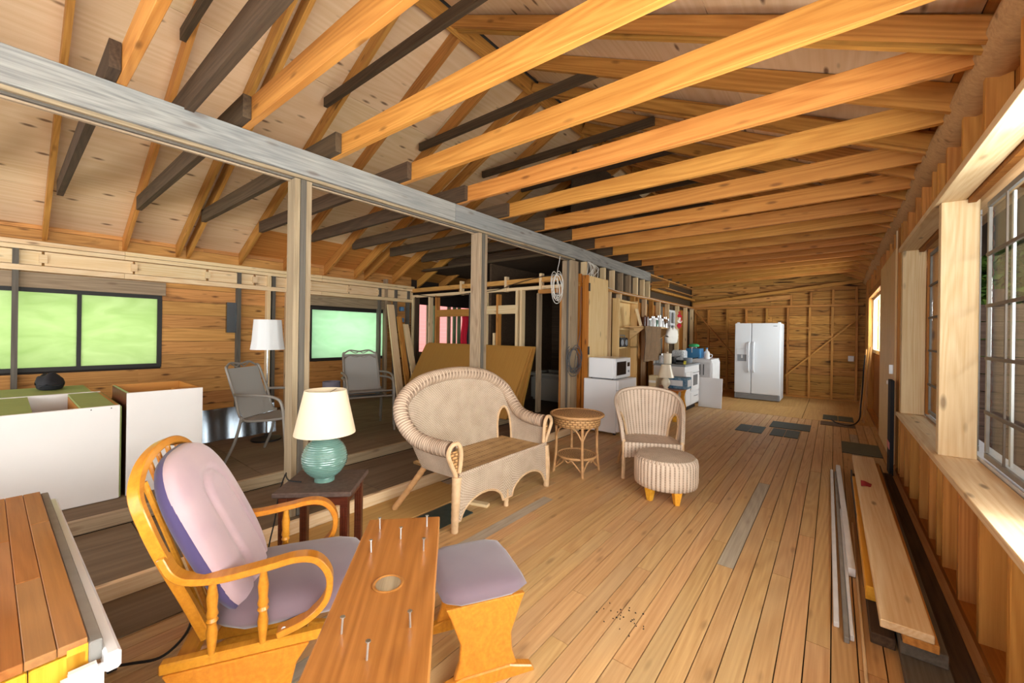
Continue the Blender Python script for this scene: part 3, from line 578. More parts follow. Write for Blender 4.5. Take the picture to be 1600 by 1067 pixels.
MB().bx(.03, .034, -1.22, 1.22, .03, .97).build('glass', M['glass'], o)
o = struct(empty('door_1', (XR+.01, 6.9, .03)), 'plain pale plank door in the right-hand wall', 'door')
for k in range(4): board('plank', (0, -.66+.44*k, 0), (0, -.66+.44*k, 2.35), .436, .03, M['pinedoor'], o, up=(1, 0, 0))
MB().lathe([(.0, 0), (.022, .0), (.026, .02), (.018, .04), (0, .045)], 14, axis='x').build('knob', M['paper'], o, loc=(-.06, -.70, .88), smooth=True)
board('latch', (-.03, -.74, .98), (-.03, -.74, 1.08), .02, .03, M['steel'], o, up=(1, 0, 0))
t = thing('felt_roll', (XR-.045, 5.78, 0), 0, 'tall black felt strip with a pale label standing against the right wall', 'roll')
board('strip', (0, 0, .0), (0, 0, .97), .24, .03, M['tarp'], t, up=(1, 0, 0)); board('label', (-.017, 0, .26), (-.017, 0, .33), .20, .004, M['siding'], t, up=(1, 0, 0))

# ================================================================== FURNITURE AND THINGS
def strip(mb, pts, w, t, lat, sub=6):
    P = catmull([Vector(p) for p in pts], sub) if sub else [Vector(p) for p in pts]
    lat = Vector(lat).normalized(); b = len(mb.v); m = len(P)
    for i in range(m):
        T = (P[min(i+1, m-1)]-P[max(i-1, 0)]).normalized(); l = (lat-T*lat.dot(T)).normalized(); n = T.cross(l)
        for (p, q) in ((-1, -1), (1, -1), (1, 1), (-1, 1)): mb.v.append(tuple(P[i]+l*(p*w/2)+n*(q*t/2)))
    for i in range(m-1):
        for k in range(4): k2 = (k+1) % 4; mb.f.append((b+i*4+k, b+i*4+k2, b+i*4+4+k2, b+i*4+4+k)); mb.uv.append(None)
    mb.f.append((b+3, b+2, b+1, b)); mb.f.append((b+(m-1)*4, b+(m-1)*4+1, b+(m-1)*4+2, b+(m-1)*4+3)); mb.uv += [None, None]
    return mb
def pillow(name, X, Y, Z0, Z1, mat, parent, puff=0.02, power=5, n=22, crease=None, loc=(0, 0, 0)):
    """rounded upholstered slab, half sizes X, Y"""
    mb = MB(); zc, h = (Z0+Z1)/2, (Z1-Z0)/2
    def pt(i, j, top):
        a = 2*math.pi*i/n; r = j/8
        ca, sa = math.cos(a), math.sin(a); k = (abs(ca)**power+abs(sa)**power)**(-1/power)
        x, y = X*ca*k*r, Y*sa*k*r; e = math.sqrt(max(0, 1-r**6))
        z = zc + (h*e+puff*(1-r*r) if top else -h*e)
        if crease and top: z += crease(x, y)
        return (x+loc[0], y+loc[1], z+loc[2])
    for top in (True, False):
        b = len(mb.v); mb.v.append(pt(0, 0, top))
        for j in range(1, 9):
            for i in range(n): mb.v.append(pt(i, j, top))
        for i in range(n):
            i2 = (i+1) % n; mb.f.append((b, b+1+i, b+1+i2)); mb.uv.append(None)
            for j in range(7): mb.f.append((b+1+j*n+i, b+1+(j+1)*n+i, b+1+(j+1)*n+i2, b+1+j*n+i2)); mb.uv.append(None)
    bm_name = mb.build(name, mat, parent, smooth=True, angle=80)
    bm = bmesh.new(); bm.from_mesh(bm_name.data); bmesh.ops.remove_doubles(bm, verts=bm.verts, dist=1e-5); bmesh.ops.recalc_face_normals(bm, faces=bm.faces); bm.to_mesh(bm_name.data); bm.free()
    return bm_name
SPIN = lambda h: [(.010, 0), (.013, .12*h), (.017, .30*h), (.012, .42*h), (.018, .46*h), (.013, .50*h), (.018, .54*h), (.014, .62*h), (.017, .78*h), (.011, .95*h), (.009, h)]

# ---- glider rocker and its footstool
A30 = -math.radians(30)
t = thing('glider_chair', (-1.79, .586, 0), A30, 'honey oak glider chair with mauve cushions in front of the plank', 'chair')
for s in (-1, 1):
    p = MB().prism([(-.20, .03), (-.10, .055), (.20, .055), (.30, .03), (.34, 0), (.26, -.0), (-.18, -.0), (-.26, 0)], -.016, .016, 'x').build('base_foot', M['glider'], t, loc=(.25*s, 0, .0), bevel=.004)
    MB().prism([(-.16, .055), (.24, .055), (.20, .15), (.22, .24), (.26, .30), (-.16, .30), (-.12, .22), (-.10, .15)], -.012, .012, 'x').build('side_panel', M['glider'], t, loc=(.25*s, 0, 0), bevel=.004)
    MB().bx(-.018, .018, -.17, .36, .30, .335).build('seat_rail', M['glider'], t, loc=(.24*s, 0, 0), bevel=.005)
    arm = strip(MB(), [(.245*s, -.165, .675), (.25*s, -.135, .62), (.252*s, -.09, .592), (.252*s, .0, .582), (.252*s, .12, .594), (.252*s, .22, .606), (.25*s, .285, .585), (.25*s, .322, .52), (.25*s, .31, .44), (.25*s, .25, .385), (.25*s, .16, .355)], .052, .022, (1, 0, 0)).build('arm', M['glider'], t, smooth=True, bevel=.003)
    for y, zt in ((-.03, .575), (.115, .585)): MB().lathe(SPIN(zt-.335), 12).build('spindle', M['glider'], t, loc=(.25*s, y, .332), smooth=True)
    for y in (.18, .23): MB().lathe([(0, -.004), (.008, -.003), (.009, 0), (0, .002)], 10, axis='x').build('bolt', M['steel'], t, loc=((.25+.012)*s, y, .368), smooth=True)
for y in (-.12, .22): board('cross_rail', (-.25, y, .29), (.25, y, .29), .05, .03, M['glider'], t)
arch = [(.15, -.07, .33), (.20, -.115, .50), (.24, -.165, .66), (.262, -.20, .78), (.245, -.235, .875), (.17, -.252, .94), (.06, -.257, .972), (-.06, -.257, .972), (-.17, -.252, .94), (-.245, -.235, .875), (-.262, -.20, .78), (-.24, -.165, .66), (-.20, -.115, .50), (-.15, -.07, .33)]
strip(MB(), arch, .034, .028, (0, .93, .36)).build('back_frame', M['glider'], t, smooth=True, bevel=.003)
board('back_rail', (-.16, -.075, .36), (.16, -.075, .36), .03, .05, M['glider'], t)
for xx, zt, yt in ((-.19, .90, -.235), (-.115, .945, -.25), (-.04, .96, -.255), (.04, .96, -.255), (.115, .945, -.25), (.19, .90, -.235)): MB().tube([(xx*.65, -.085, .37), (xx, yt, zt)], .009, 8).build('back_spindle', M['glider'], t, smooth=True)
pillow('seat_cushion', .235, .265, .345, .45, M['purple'], t, puff=.025, loc=(0, .20, 0))
# back cushion: local slab tilted against the frame
def bcush(name, mat, sx, sz, th, off, crease, lift=0):
    mb = MB(); n, m = 72, 26
    th0 = math.radians(25)
    for face in (1, -1):
        b = len(mb.v)
        for j in range(m+1):
            r = j/m
            for i in range(n):
                a = 2*math.pi*i/n; ca, sa = math.cos(a), math.sin(a); pw = 3.0; k = (abs(ca)**pw+abs(sa)**pw)**(-1/pw)
                x, z = sx*ca*k*r*(1-.03*max(0, -sa)*r), sz*sa*k*r
                d = th*math.sqrt(max(0, 1-r**5))*face
                if face > 0 and crease: d += crease(x, z)
                yy = off+d; zz = z
                mb.v.append((x, yy*math.cos(th0)-zz*math.sin(th0), yy*math.sin(th0)+zz*math.cos(th0)+lift))
        for j in range(m):
            for i in range(n): i2 = (i+1) % n; mb.f.append((b+j*n+i, b+(j+1)*n+i, b+(j+1)*n+i2, b+j*n+i2)); mb.uv.append(None)
    o = mb.build(name, mat, t, loc=(.0, -.085, .665), smooth=True, angle=80)
    bm = bmesh.new(); bm.from_mesh(o.data); bmesh.ops.remove_doubles(bm, verts=bm.verts, dist=1e-5); bmesh.ops.recalc_face_normals(bm, faces=bm.faces); bm.to_mesh(o.data); bm.free()
def chan(x, z):
    d = (abs(x)-.095) if z < .10 else (math.hypot(x, z-.10)-.095)
    return -.011*math.exp(-(d/.014)**2) + (.006 if d < 0 else 0)
bcush('cushion_side', M['violet'], .250, .325, .048, .0, None)
bcush('back_cushion', M['pink'], .245, .320, .052, .010, chan)

t = thing('footstool', (-1.225, 1.30, 0), A30, 'honey oak footstool with a faded mauve cushion beside the plank', 'stool')
for s in (-1, 1):
    MB().prism([(-.13, .03), (.13, .03), (.11, .09), (.105, .16), (.135, .24), (.15, .28), (.165, .31), (-.165, .31), (-.15, .28), (-.135, .24), (-.105, .16), (-.11, .09)], -.012, .012, 'x').build('side_panel', M['glider'], t, loc=(.17*s, 0, .02), bevel=.004)
    MB().prism([(-.21, .0), (-.17, .0), (.17, .0), (.21, .0), (.20, .025), (.10, .055), (-.10, .055), (-.20, .025)], -.02, .02, 'x').build('base_foot', M['glider'], t, loc=(.17*s, 0, 0), bevel=.005)
board('cross_rail', (-.17, 0, .10), (.17, 0, .10), .04, .05, M['glider'], t)
pillow('cushion', .205, .185, .325, .395, M['purple'], t, puff=.012, power=7)

# ---- plank with upright nails on two plain supports
pd = Vector((.731, -.682, 0)); pn = Vector((.682, .731, 0)); fe = Vector((-1.111, .8375, 0))
t = thing('nailed_plank', (fe.x, fe.y, .745), math.atan2(pd.y, pd.x), 'stained pine plank with upright nails lying in the foreground', 'plank')
MB().bx(0, 1.55, -.1145, .1145, 0, .035).build('plank', M['stain'], t, bevel=.003)
MB().lathe([(.030, 0), (.036, .0), (.038, .0025), (.034, .004), (.030, .002)], 28, cap=False).build('knothole_rim', M['chest'], t, loc=(.358, 0, .0345), smooth=True)
MB().lathe([(.0, .0), (.031, .0), (.031, .0012), (0, .0012)], 28).build('knothole', M['post'], t, loc=(.358, 0, .035))
nm = MB().lathe([(0, 0), (.0023, 0), (.0023, .033), (.0052, .0335), (.0052, .0352), (0, .0355)], 8).mesh('nail', M['steel'], smooth=True)
for (x, y) in ((-1.109, .742), (-1.009, .846), (-1.007, .745), (-1.008, .647), (-.905, .748), (-.781, .436), (-.689, .537), (-.682, .432)):
    q = Vector((x, y, 0))-fe; o = bpy.data.objects.new('nail', nm); o.location = (q.dot(pd), q.dot(Vector((.682, .731, 0))), .035); o.rotation_euler = (U(-.05, .05), U(-.05, .05), 0); link(o, t)
for d in (.84, 1.40):
    c = fe+pd*d; tr = thing('trestle', (c.x, c.y, 0), math.atan2(pd.y, pd.x), 'plain wooden trestle holding up the nailed plank' if d < 1 else 'second wooden trestle under the near end of the nailed plank', 'trestle')
    board('top_bar', (0, -.12, .725), (0, .12, .725), .05, .04, M['pale'], tr)
    for s in (-1, 1): board('leg', (0, .10*s, .705), (0, .10*s, 0), .05, .03, M['pale'], tr, up=(0, 1, 0))

# ---- boarded chest at bottom left
t = thing('boarded_chest', (-2.10, -.26, 0), math.radians(1), 'low chest with a brown tongue-and-groove top and white trim', 'chest')
for k in range(15):
    segs = [(-.71, U(-.3, .3)), None]; c = segs[0][1]
    for a, b in ((-.71, c), (c+.003, .70)): board('top_board', (a, .357-.050*k, .638), (b, .357-.050*k, .638), .0488, .022, M['chest'], t, bevel=.0015)
for k in range(8): board('front_board', (.69, .335-.093*k, .0), (.69, .335-.093*k, .622), .091, .02, M['yellow'], t, up=(1, 0, 0), bevel=.003)
board('corner_post', (.685, .365, 0), (.685, .365, .635), .035, .03, M['yellow'], t, up=(1, 0, 0))
board('trim', (-.72, .395, .612), (.71, .395, .612), .024, .05, M['gpaint'], t, bevel=.003); board('trim', (-.74, .420, .575), (.75, .420, .590), .030, .045, M['white'], t, bevel=.006); board('trim', (.735, .37, .60), (.735, .37, .02), .07, .04, M['white'], t, up=(1, 0, 0), bevel=.012)
MB().bx(-.71, .66, -.36, .38, .0, .62).build('body', M['gpaint'], t)

# ---- end table and teal lamp
t = thing('end_table', (-2.305, 1.165, .008), math.radians(44), 'small dark end table under the green lamp, by the timber post', 'table')
MB().bx(-.205, .205, -.185, .185, .495, .522).build('tabletop', M['mahtop'], t, bevel=.005)
for (x0, x1, y0, y1) in ((-.17, .17, -.155, -.14), (-.17, .17, .14, .155), (-.175, -.16, -.15, .15), (.16, .175, -.15, .15)): MB().bx(x0, x1, y0, y1, .44, .495).build('apron', M['mahog'], t, bevel=.002)
for sx in (-1, 1):
    for sy in (-1, 1):
        mb = MB().bx(-.02, .02, -.02, .02, 0, .495)
        for k in (-1, 0, 1): mb.bx(k*.012-.004, k*.012+.004, -.023, .023, .03, .43)
        mb.build('leg', M['mahog'], t, loc=(.16*sx, .138*sy, 0))
t = thing('table_lamp', (-2.31, 1.17, .530), 0, 'round sea-green ceramic lamp with a cream shade on the dark end table', 'lamp')
mb = MB(); pr = []
for i in range(120):
    a = math.pi*(i+.5)/120; rr = .122*math.sin(a); zz = .013+.122-.122*math.cos(a)
    if zz < .018: continue
    pr.append((max(rr, .05 if i < 20 else .0)+(.0022 if (i//2) % 2 else 0), zz))
pr = [(.0, 0), (.055, 0), (.055, .018)]+[p for p in pr if p[0] > .022]+[(.022, .262), (.0, .262)]
mb.lathe(pr, 40, wave=lambda a, z: 1+.008*math.sin(9*a+z*260)).build('body', M['teal'], t, smooth=True, angle=60)
MB().lathe([(0, .255), (.014, .255), (.014, .31), (.006, .312), (.006, .49), (.011, .492), (.0, .50)], 12).build('stem', M['chrome'], t, smooth=True)
MB().lathe([(.166, .275), (.113, .525), (.110, .525), (.163, .275)], 40, cap=False).build('lamp_shade', M['shade'], t, smooth=True)
mb = MB()
for a in range(3): mb.tube([(0, 0, .497), (.111*math.cos(a*2.09), .111*math.sin(a*2.09), .518)], .002, 5)
mb.build('spider', M['chrome'], t)
cd = MB().tube([(-2.36, 1.06, .538), (-2.44, 1.03, .535), (-2.53, 1.05, .533), (-2.585, 1.07, .53), (-2.62, 1.05, .42), (-2.63, 1.03, .25), (-2.63, 1.0, .11), (-2.57, .97, .02), (-2.50, 1.0, .014)], .004, 6, sub=5).build('lamp_cord', M['wireb'], smooth=True); tag(cd, 'thin dark cord running from the green lamp down to the floor', 'cord')
cd = MB().tube([(-2.55, .62, .016), (-2.35, .56, .016), (-2.25, .50, .016), (-2.20, .42, .016), (-2.25, .34, .016), (-2.28, .30, .016)], .006, 6, sub=6).box((-2.29, .285, .018), (.045, .03, .02)).build('power_cord', M['wireb'], smooth=True); tag(cd, 'black power cord with a plug lying behind the glider chair', 'cord')

# ---- wicker seats
def shell(rim, bot, belly=.0, fwd=None):
    R = catmull([Vector(p) for p in rim], 12); B = catmull([Vector(p) for p in bot], 12)
    def at(P, u): k = u*(len(P)-1); i = min(int(k), len(P)-2); return P[i].lerp(P[i+1], k-i)
    def fn(u, v):
        a, b = at(B, u), at(R, u); p = a.lerp(b, v); p = p + Vector((-belly*math.sin(math.pi*v)*(1-abs(2*u-1)), 0, 0)); return tuple(p)
    return fn
def wick_edge(pts, r, name, mat, parent, sub=14, rip=.004, n=10): return MB().tube(pts, r, n, sub=sub, ripple=rip, rn=1).build(name, mat, parent, smooth=True, angle=70)

t = thing('wicker_settee', (-2.35, 2.55, 0), 0, 'whitewashed wicker settee with an arched back and rolled arms', 'settee')
rim = [(.27, -.585, .585), (.10, -.60, .585), (-.06, -.635, .625), (-.18, -.66, .74), (-.255, -.61, .87), (-.30, -.42, .985), (-.32, -.20, 1.03), (-.325, 0, 1.042), (-.32, .20, 1.03), (-.30, .42, .985), (-.255, .61, .87), (-.18, .66, .74), (-.06, .635, .64), (.10, .60, .605), (.27, .585, .60)]
bot = [(.27, -.54, .37), (.14, -.545, .37), (.02, -.545, .37), (-.10, -.535, .37), (-.18, -.49, .37), (-.215, -.36, .37), (-.225, -.18, .37), (-.225, 0, .37), (-.225, .18, .37), (-.215, .36, .37), (-.18, .49, .37), (-.10, .535, .37), (.02, .545, .37), (.14, .545, .37), (.27, .54, .37)]
fn = shell(rim, bot, .03)
hole = lambda u, v: (abs(min(u, 1-u)-.262)/.048)**2+(v/.62)**3 < 1
MB().sheet(fn, 150, 34, .014, mask=hole, ripple=lambda i, j: .0022*((i % 2)-.5)).build('woven_back', M['wick'], t, smooth=True, angle=75)
wick_edge([Vector(p)+Vector((-.02, 0, -.012)) for p in rim], .056, 'rolled_rim', M['wrap'], t, sub=20, rip=.003, n=14)
for s in (0, 1):
    pts = []
    for k in range(13):
        a = math.pi*k/12; u = .262+.050*math.cos(a); v = .635*math.sin(a)**.667; p = Vector(fn((1-u) if s else u, v)); pts.append(p)
    MB().tube(pts, .011, 8).build('opening_trim', M['cane'], t, smooth=True)
    q = 1 if s else -1; zt = .60 if s else .585
    MB().tube([(.278, .535*q, .36), (.29, .525*q, .48), (.295, .53*q, zt-.02), (.297, .562*q, zt+.035), (.295, .615*q, zt+.03), (.292, .645*q, zt-.02), (.288, .625*q, zt-.08), (.283, .575*q, zt-.17), (.278, .545*q, .36)], .016, 8, sub=5).build('arm_loop', M['cane'], t, smooth=True)
    MB().sheet(lambda u, v, q=q, zt=zt: (.272-.0*u, (.545+(.06*v+.03*math.sin(v*3.1))*u)*q, .38+(zt-.40)*v), 6, 16, .008).build('arm_front', M['wicktan'], t, smooth=True)
    wick_edge([(.285, .555*q, .38), (.295, .572*q, .20), (.290, .575*q, .0)], lambda k: .034-.010*k, 'leg', M['cane'], t, sub=10, rip=.002)
    wick_edge([(-.13, .48*q, .37), (-.22, .55*q, .20), (-.335, .63*q, .009)], .022, 'leg', M['cane2'], t, sub=10, rip=.003)
MB().sheet(lambda u, v: (-.22+.50*u, -.54+1.08*v, .385-.012*math.sin(math.pi*u)*math.sin(math.pi*v)), 40, 80, .018, ripple=lambda i, j: .0018*(j % 2)).build('woven_seat', M['wickseat'], t, smooth=True, angle=80)
def zlow(y): a = abs(y); k = (a-.29)/.235; return max(.07, .06+.145*math.sqrt(max(0, 1-k*k)))
MB().sheet(lambda u, v: (.292-.004*math.sin(math.pi*u), -.555+1.11*u, .395-(.395-zlow(-.555+1.11*u))*v), 100, 26, .014, ripple=lambda i, j: .0018*(i % 2)).build('front_apron', M['wick'], t, smooth=True, angle=75)
MB().tube([(.297, -.55+1.10*k/60, zlow(-.55+1.10*k/60)) for k in range(61)], .010, 8).build('apron_trim', M['cane'], t, smooth=True)
wick_edge([(.285, 0, .14), (.285, 0, 0)], .018, 'leg', M['cane'], t, sub=8, rip=.002)
MB().tube([(.295, -.55, .395), (.30, 0, .40), (.295, .55, .395)], .013, 8, sub=8).build('seat_edge', M['wick'], t, smooth=True)

t = thing('wicker_armchair', (-1.36, 3.92, 0), math.radians(-60.6), 'pale wicker tub armchair facing the round wicker stool', 'chair')
rim = [(.0, -.275, .36), (-.05, -.29, .50), (-.15, -.315, .625), (-.28, -.325, .72), (-.40, -.27, .79), (-.47, -.14, .822), (-.49, 0, .83), (-.47, .14, .822), (-.40, .27, .79), (-.28, .325, .72), (-.15, .315, .625), (-.05, .29, .50), (.0, .275, .36)]
bot = [(.0, -.262, .33), (-.07, -.265, .33), (-.16, -.265, .33), (-.25, -.255, .33), (-.33, -.20, .33), (-.375, -.10, .33), (-.385, 0, .33), (-.375, .10, .33), (-.33, .20, .33), (-.25, .255, .33), (-.16, .265, .33), (-.07, .265, .33), (.0, .262, .33)]
fn = shell(rim, bot, .02)
hole = lambda u, v: (abs(min(u, 1-u)-.270)/.060)**2+(v/.60)**3 < 1
MB().sheet(fn, 132, 30, .012, mask=hole, ripple=lambda i, j: .003*math.cos(i*math.pi/2)).build('woven_back', M['wickgrey'], t, smooth=True, angle=80)
wick_edge(rim, .017, 'rim', M['wickgrey'], t, sub=12, rip=.003)
for s in (0, 1):
    q = 1 if s else -1
    MB().tube([fn((1-(.270+.062*math.cos(math.pi*k/12))) if s else .270+.062*math.cos(math.pi*k/12), .615*math.sin(math.pi*k/12)**.667) for k in range(13)], .012, 8).build('opening_trim', M['cane'], t, smooth=True)
    wick_edge([(.0, .272*q, .38), (.005, .272*q, .18), (.005, .275*q, 0)], .017, 'leg', M['cane'], t, sub=8, rip=.001)
    wick_edge([(-.33, .20*q, .34), (-.42, .25*q, .15), (-.48, .28*q, 0)], .016, 'leg', M['cane2'], t, sub=8, rip=.001)
MB().sheet(lambda u, v: (-.38+.39*u, (-.262+.524*v)*(1-.25*max(0, .5-u)), .352-.01*math.sin(math.pi*u)*math.sin(math.pi*v)), 36, 44, .016, ripple=lambda i, j: .002*math.cos(j*math.pi/2)).build('woven_seat', M['wickgrey'], t, smooth=True, angle=80)
MB().sheet(lambda u, v: (.014-.002*u, -.268+.536*u, .36-(.13+.02*math.cos(u*2*math.pi))*v), 66, 12, .010, ripple=lambda i, j: .003*math.cos(i*math.pi/2)).build('front_apron', M['wickgrey'], t, smooth=True, angle=80)

t = thing('wicker_stool', (-1.14, 3.62, 0), math.radians(20), 'round ribbed wicker stool on short tapered wooden legs', 'stool')
wv = lambda a, z: 1+.012*math.cos(44*a)
MB().lathe([(.235, .108), (.255, .116), (.262, .16), (.262, .30), (.256, .335), (.238, .352)], 176, wave=wv, cap=False).build('woven_side', M['wickgrey'], t, smooth=True, angle=80)
MB().lathe([(.242, .345), (.236, .357), (.17, .362), (.09, .367), (.0, .370)], 88, cap=False, wave=lambda a, z: 1+.006*math.cos(44*a)).build('woven_top', M['wick'], t, smooth=True)
MB().lathe([(0, .112), (.24, .112), (.24, .125), (0, .125)], 40).build('base_board', M['yellow'], t)
for k in range(4):
    a = math.radians((-129, -67, 51, 113)[k]); mb = MB(); mb.v = [(-.018, -.018, 0), (.018, -.018, 0), (.018, .018, 0), (-.018, .018, 0), (-.034, -.034, .115), (.034, -.034, .115), (.034, .034, .115), (-.034, .034, .115)]; mb.f = [(3, 2, 1, 0), (4, 5, 6, 7), (0, 1, 5, 4), (1, 2, 6, 5), (2, 3, 7, 6), (3, 0, 4, 7)]; mb.uv = [None]*6
    mb.build('leg', M['yellow'], t, loc=(.205*math.cos(a), .205*math.sin(a), 0), rot=(0, 0, a), bevel=.002)

t = thing('wicker_table', (-2.055, 3.675, 0), 0, 'round honey wicker side table with a lower shelf, between settee and armchair', 'table')
MB().lathe([(.0, .598), (.12, .597), (.235, .592), (.262, .585), (.262, .575)], 64, cap=False).build('woven_top', M['wicktan'], t, smooth=True)
MB().lathe([(.235, .575), (.238, .55), (.232, .485), (.225, .475)], 128, cap=False, wave=lambda a, z: 1+.008*math.cos(64*a)).build('woven_drum', M['wicktan'], t, smooth=True, angle=80)
MB().tube([(.263*math.cos(2*math.pi*k/96), .263*math.sin(2*math.pi*k/96), .582) for k in range(96)], .013, 8, closed=True, ripple=.003, rn=1).build('rim', M['cane2'], t, smooth=True, angle=80)
MB().lathe([(.0, .175), (.19, .172), (.19, .162), (0, .162)], 48).build('woven_shelf', M['wicktan'], t, smooth=True, angle=50)
MB().tube([(.195*math.cos(2*math.pi*k/80), .195*math.sin(2*math.pi*k/80), .168) for k in range(80)], .012, 8, closed=True, ripple=.003, rn=1).build('shelf_rim', M['cane2'], t, smooth=True, angle=80)
for k in range(4):
    a = math.radians(-46+90*k); a2 = a+math.pi/2; p = lambda r, z, a=a: (r*math.cos(a), r*math.sin(a), z)
    MB().tube([p(.215, .55), p(.212, .35), p(.218, .16), p(.238, 0)], .014, 10, sub=5).build('leg', M['cane2'], t, smooth=True)
    q = lambda r, z, f, a=a: (r*math.cos(a+f*math.pi/2), r*math.sin(a+f*math.pi/2), z)
    MB().tube([q(.214, .36, .02), q(.205, .44, .16), q(.20, .475, .32)], .008, 8, sub=6).build('brace', M['cane2'], t, smooth=True); MB().tube([q(.214, .36, .98), q(.205, .44, .84), q(.20, .475, .68)], .008, 8, sub=6).build('brace', M['cane2'], t, smooth=True)
    MB().tube([q(.22, .045, .02), q(.17, .11, .22), q(.18, .15, .36), q(.165, .12, .5), q(.18, .15, .64), q(.17, .11, .78), q(.22, .045, .98)], .008, 8, sub=5).build('stretcher', M['cane2'], t, smooth=True)

# ---- grey patio chairs on the platform
def patio_chair(loc, rz, label, group=None):
    t = thing('patio_chair', loc, rz, label, 'chair', group)
    def sx(name, f, nu, nv): MB().sheet(f, nu, nv, .006).build(name, M['sling'], t, smooth=True)
    sx('backrest', lambda u, v: (-.21+.42*u, -.20-.13*v-.03*math.sin(math.pi*v)-.05*v*v, .40+.45*v), 8, 14)
    sx('seat', lambda u, v: (-.22+.44*u, -.20+.43*v, .395+.03*v-.02*math.sin(math.pi*v)), 8, 10)
    for s in (-1, 1):
        MB().tube([(.225*s, .24, .425), (.225*s, .0, .39), (.225*s, -.20, .40), (.22*s, -.27, .60), (.215*s, -.36, .84), (.19*s, -.38, .865)], .012, 8, sub=6).build('side_frame', M['tubegrey'], t, smooth=True)
        MB().tube([(.27*s, .27, 0), (.27*s, .245, .30), (.275*s, .22, .54), (.275*s, .15, .61), (.275*s, -.02, .625), (.26*s, -.20, .62), (.225*s, -.275, .62)], .013, 8, sub=6).build('arm', M['tubegrey'], t, smooth=True)
        MB().tube([(.235*s, -.19, .42), (.25*s, -.24, .20), (.265*s, -.33, 0)], .013, 8, sub=5).build('leg', M['tubegrey'], t, smooth=True)
    for y, z in ((.235, .425), (-.17, .385)): MB().tube([(-.265, y, z), (.265, y, z)], .010, 8).build('cross_bar', M['tubegrey'], t, smooth=True)
    MB().tube([(-.195, -.385, .862), (-.12, -.40, .90), (0, -.40, .885), (.12, -.40, .90), (.195, -.385, .862)], .010, 8, sub=6).build('top_rail', M['tubegrey'], t, smooth=True)
    MB().tube([(-.12, -.40, .895), (-.05, -.40, .862), (0, -.40, .885), (.05, -.40, .862), (.12, -.40, .895)], .006, 6, sub=6).build('scroll', M['tubegrey'], t, smooth=True)
    return t
patio_chair((-4.19, 1.66, .18), math.radians(-56), 'grey mesh patio chair seen side-on behind the white cabinet')
patio_chair((-4.60, 2.86, .18), math.radians(-108), 'grey mesh patio chair by the mint window, lower of the stacked pair', 'stacked patio chairs')
patio_chair((-4.635, 2.872, .24), math.radians(-108), 'grey mesh patio chair by the mint window, upper of the stacked pair', 'stacked patio chairs')

# ---- floor lamp, small lamp, low table, sheet metal
t = thing('floor_lamp', (-4.93, 1.83, .18), 0, 'thin floor lamp with a white cloth-draped shade by the left wall', 'lamp')
MB().lathe([(0, 0), (.15, 0), (.15, .015), (.03, .04), (.014, .07), (.0, .07)], 28).build('base', M['iron'], t, smooth=True)
MB().tube([(0, 0, .05), (0, 0, 1.16)], .009, 10).build('pole', M['chrome'], t, smooth=True)
MB().lathe([(.165, 1.00), (.15, 1.10), (.132, 1.33), (.129, 1.33), (.147, 1.10), (.162, 1.00)], 64, cap=False, wave=lambda a, z: 1+.022*math.sin(9*a+z*4)+.012*math.sin(23*a)).build('lamp_shade', M['whitefab'], t, smooth=True)
MB().tube([(0, 0, 1.16), (0, 0, 1.33)], .006, 8).tube([(-.13, 0, 1.325), (.13, 0, 1.325)], .003, 6).tube([(0, -.13, 1.325), (0, .13, 1.325)], .003, 6).build('spider', M['chrome'], t)
cd = MB().tube([(-4.90, 1.83, .95), (-4.86, 1.87, .8), (-4.92, 1.90, .66), (-4.85, 1.85, .5), (-4.9, 1.92, .36), (-4.84, 1.86, .21)], .004, 6, sub=6).build('cord', M['wire'], t, smooth=True)
t = thing('occasional_table', (-4.72, 2.22, .18), .5, 'low dark round table behind the patio chair', 'table')
MB().lathe([(0, .40), (.20, .40), (.205, .41), (.20, .42), (0, .42)], 32).build('tabletop', M['mahog'], t, smooth=True)
MB().lathe([(0, .0), (.035, .02), (.03, .12), (.02, .2), (.03, .3), (.06, .40), (0, .4)], 16).build('pedestal', M['mahog'], t, smooth=True)
for k in range(3): MB().tube([(0, 0, .08), (.10*math.cos(k*2.09), .10*math.sin(k*2.09), .06), (.17*math.cos(k*2.09), .17*math.sin(k*2.09), .012)], .012, 8, sub=4).build('foot', M['mahog'], t, smooth=True)
t = thing('small_lamp', (-4.99, 2.60, .18), 0, 'slim lamp with a slate drum shade, half hidden by the big cream shade', 'lamp')
MB().lathe([(0, 0), (.07, 0), (.07, .015), (.012, .03), (.009, .45), (0, .45)], 20).build('base', M['black'], t, smooth=True)
MB().lathe([(.105, .40), (.105, .575), (.102, .575), (.102, .40)], 36, cap=False).build('lamp_shade', M['greyfab'], t, smooth=True); MB().tube([(-.103, 0, .56), (.103, 0, .56)], .003, 6).tube([(0, 0, .45), (0, 0, .56)], .004, 6).build('spider', M['chrome'], t)
t = thing('metal_sheet', (-5.25, 1.40, .18), 0, 'shiny sheet metal duct lying against the left wall', 'duct')
MB().sheet(lambda u, v: (.012*math.sin(u*20)-.06*v, -.45+1.1*u, .34*v), 40, 4, .004).build('sheet', M['foil'], t, smooth=True)
MB().tube([(-.13, -.4, .06), (-.13, .45, .06)], .06, 16).build('duct', M['foil'], t, smooth=True)

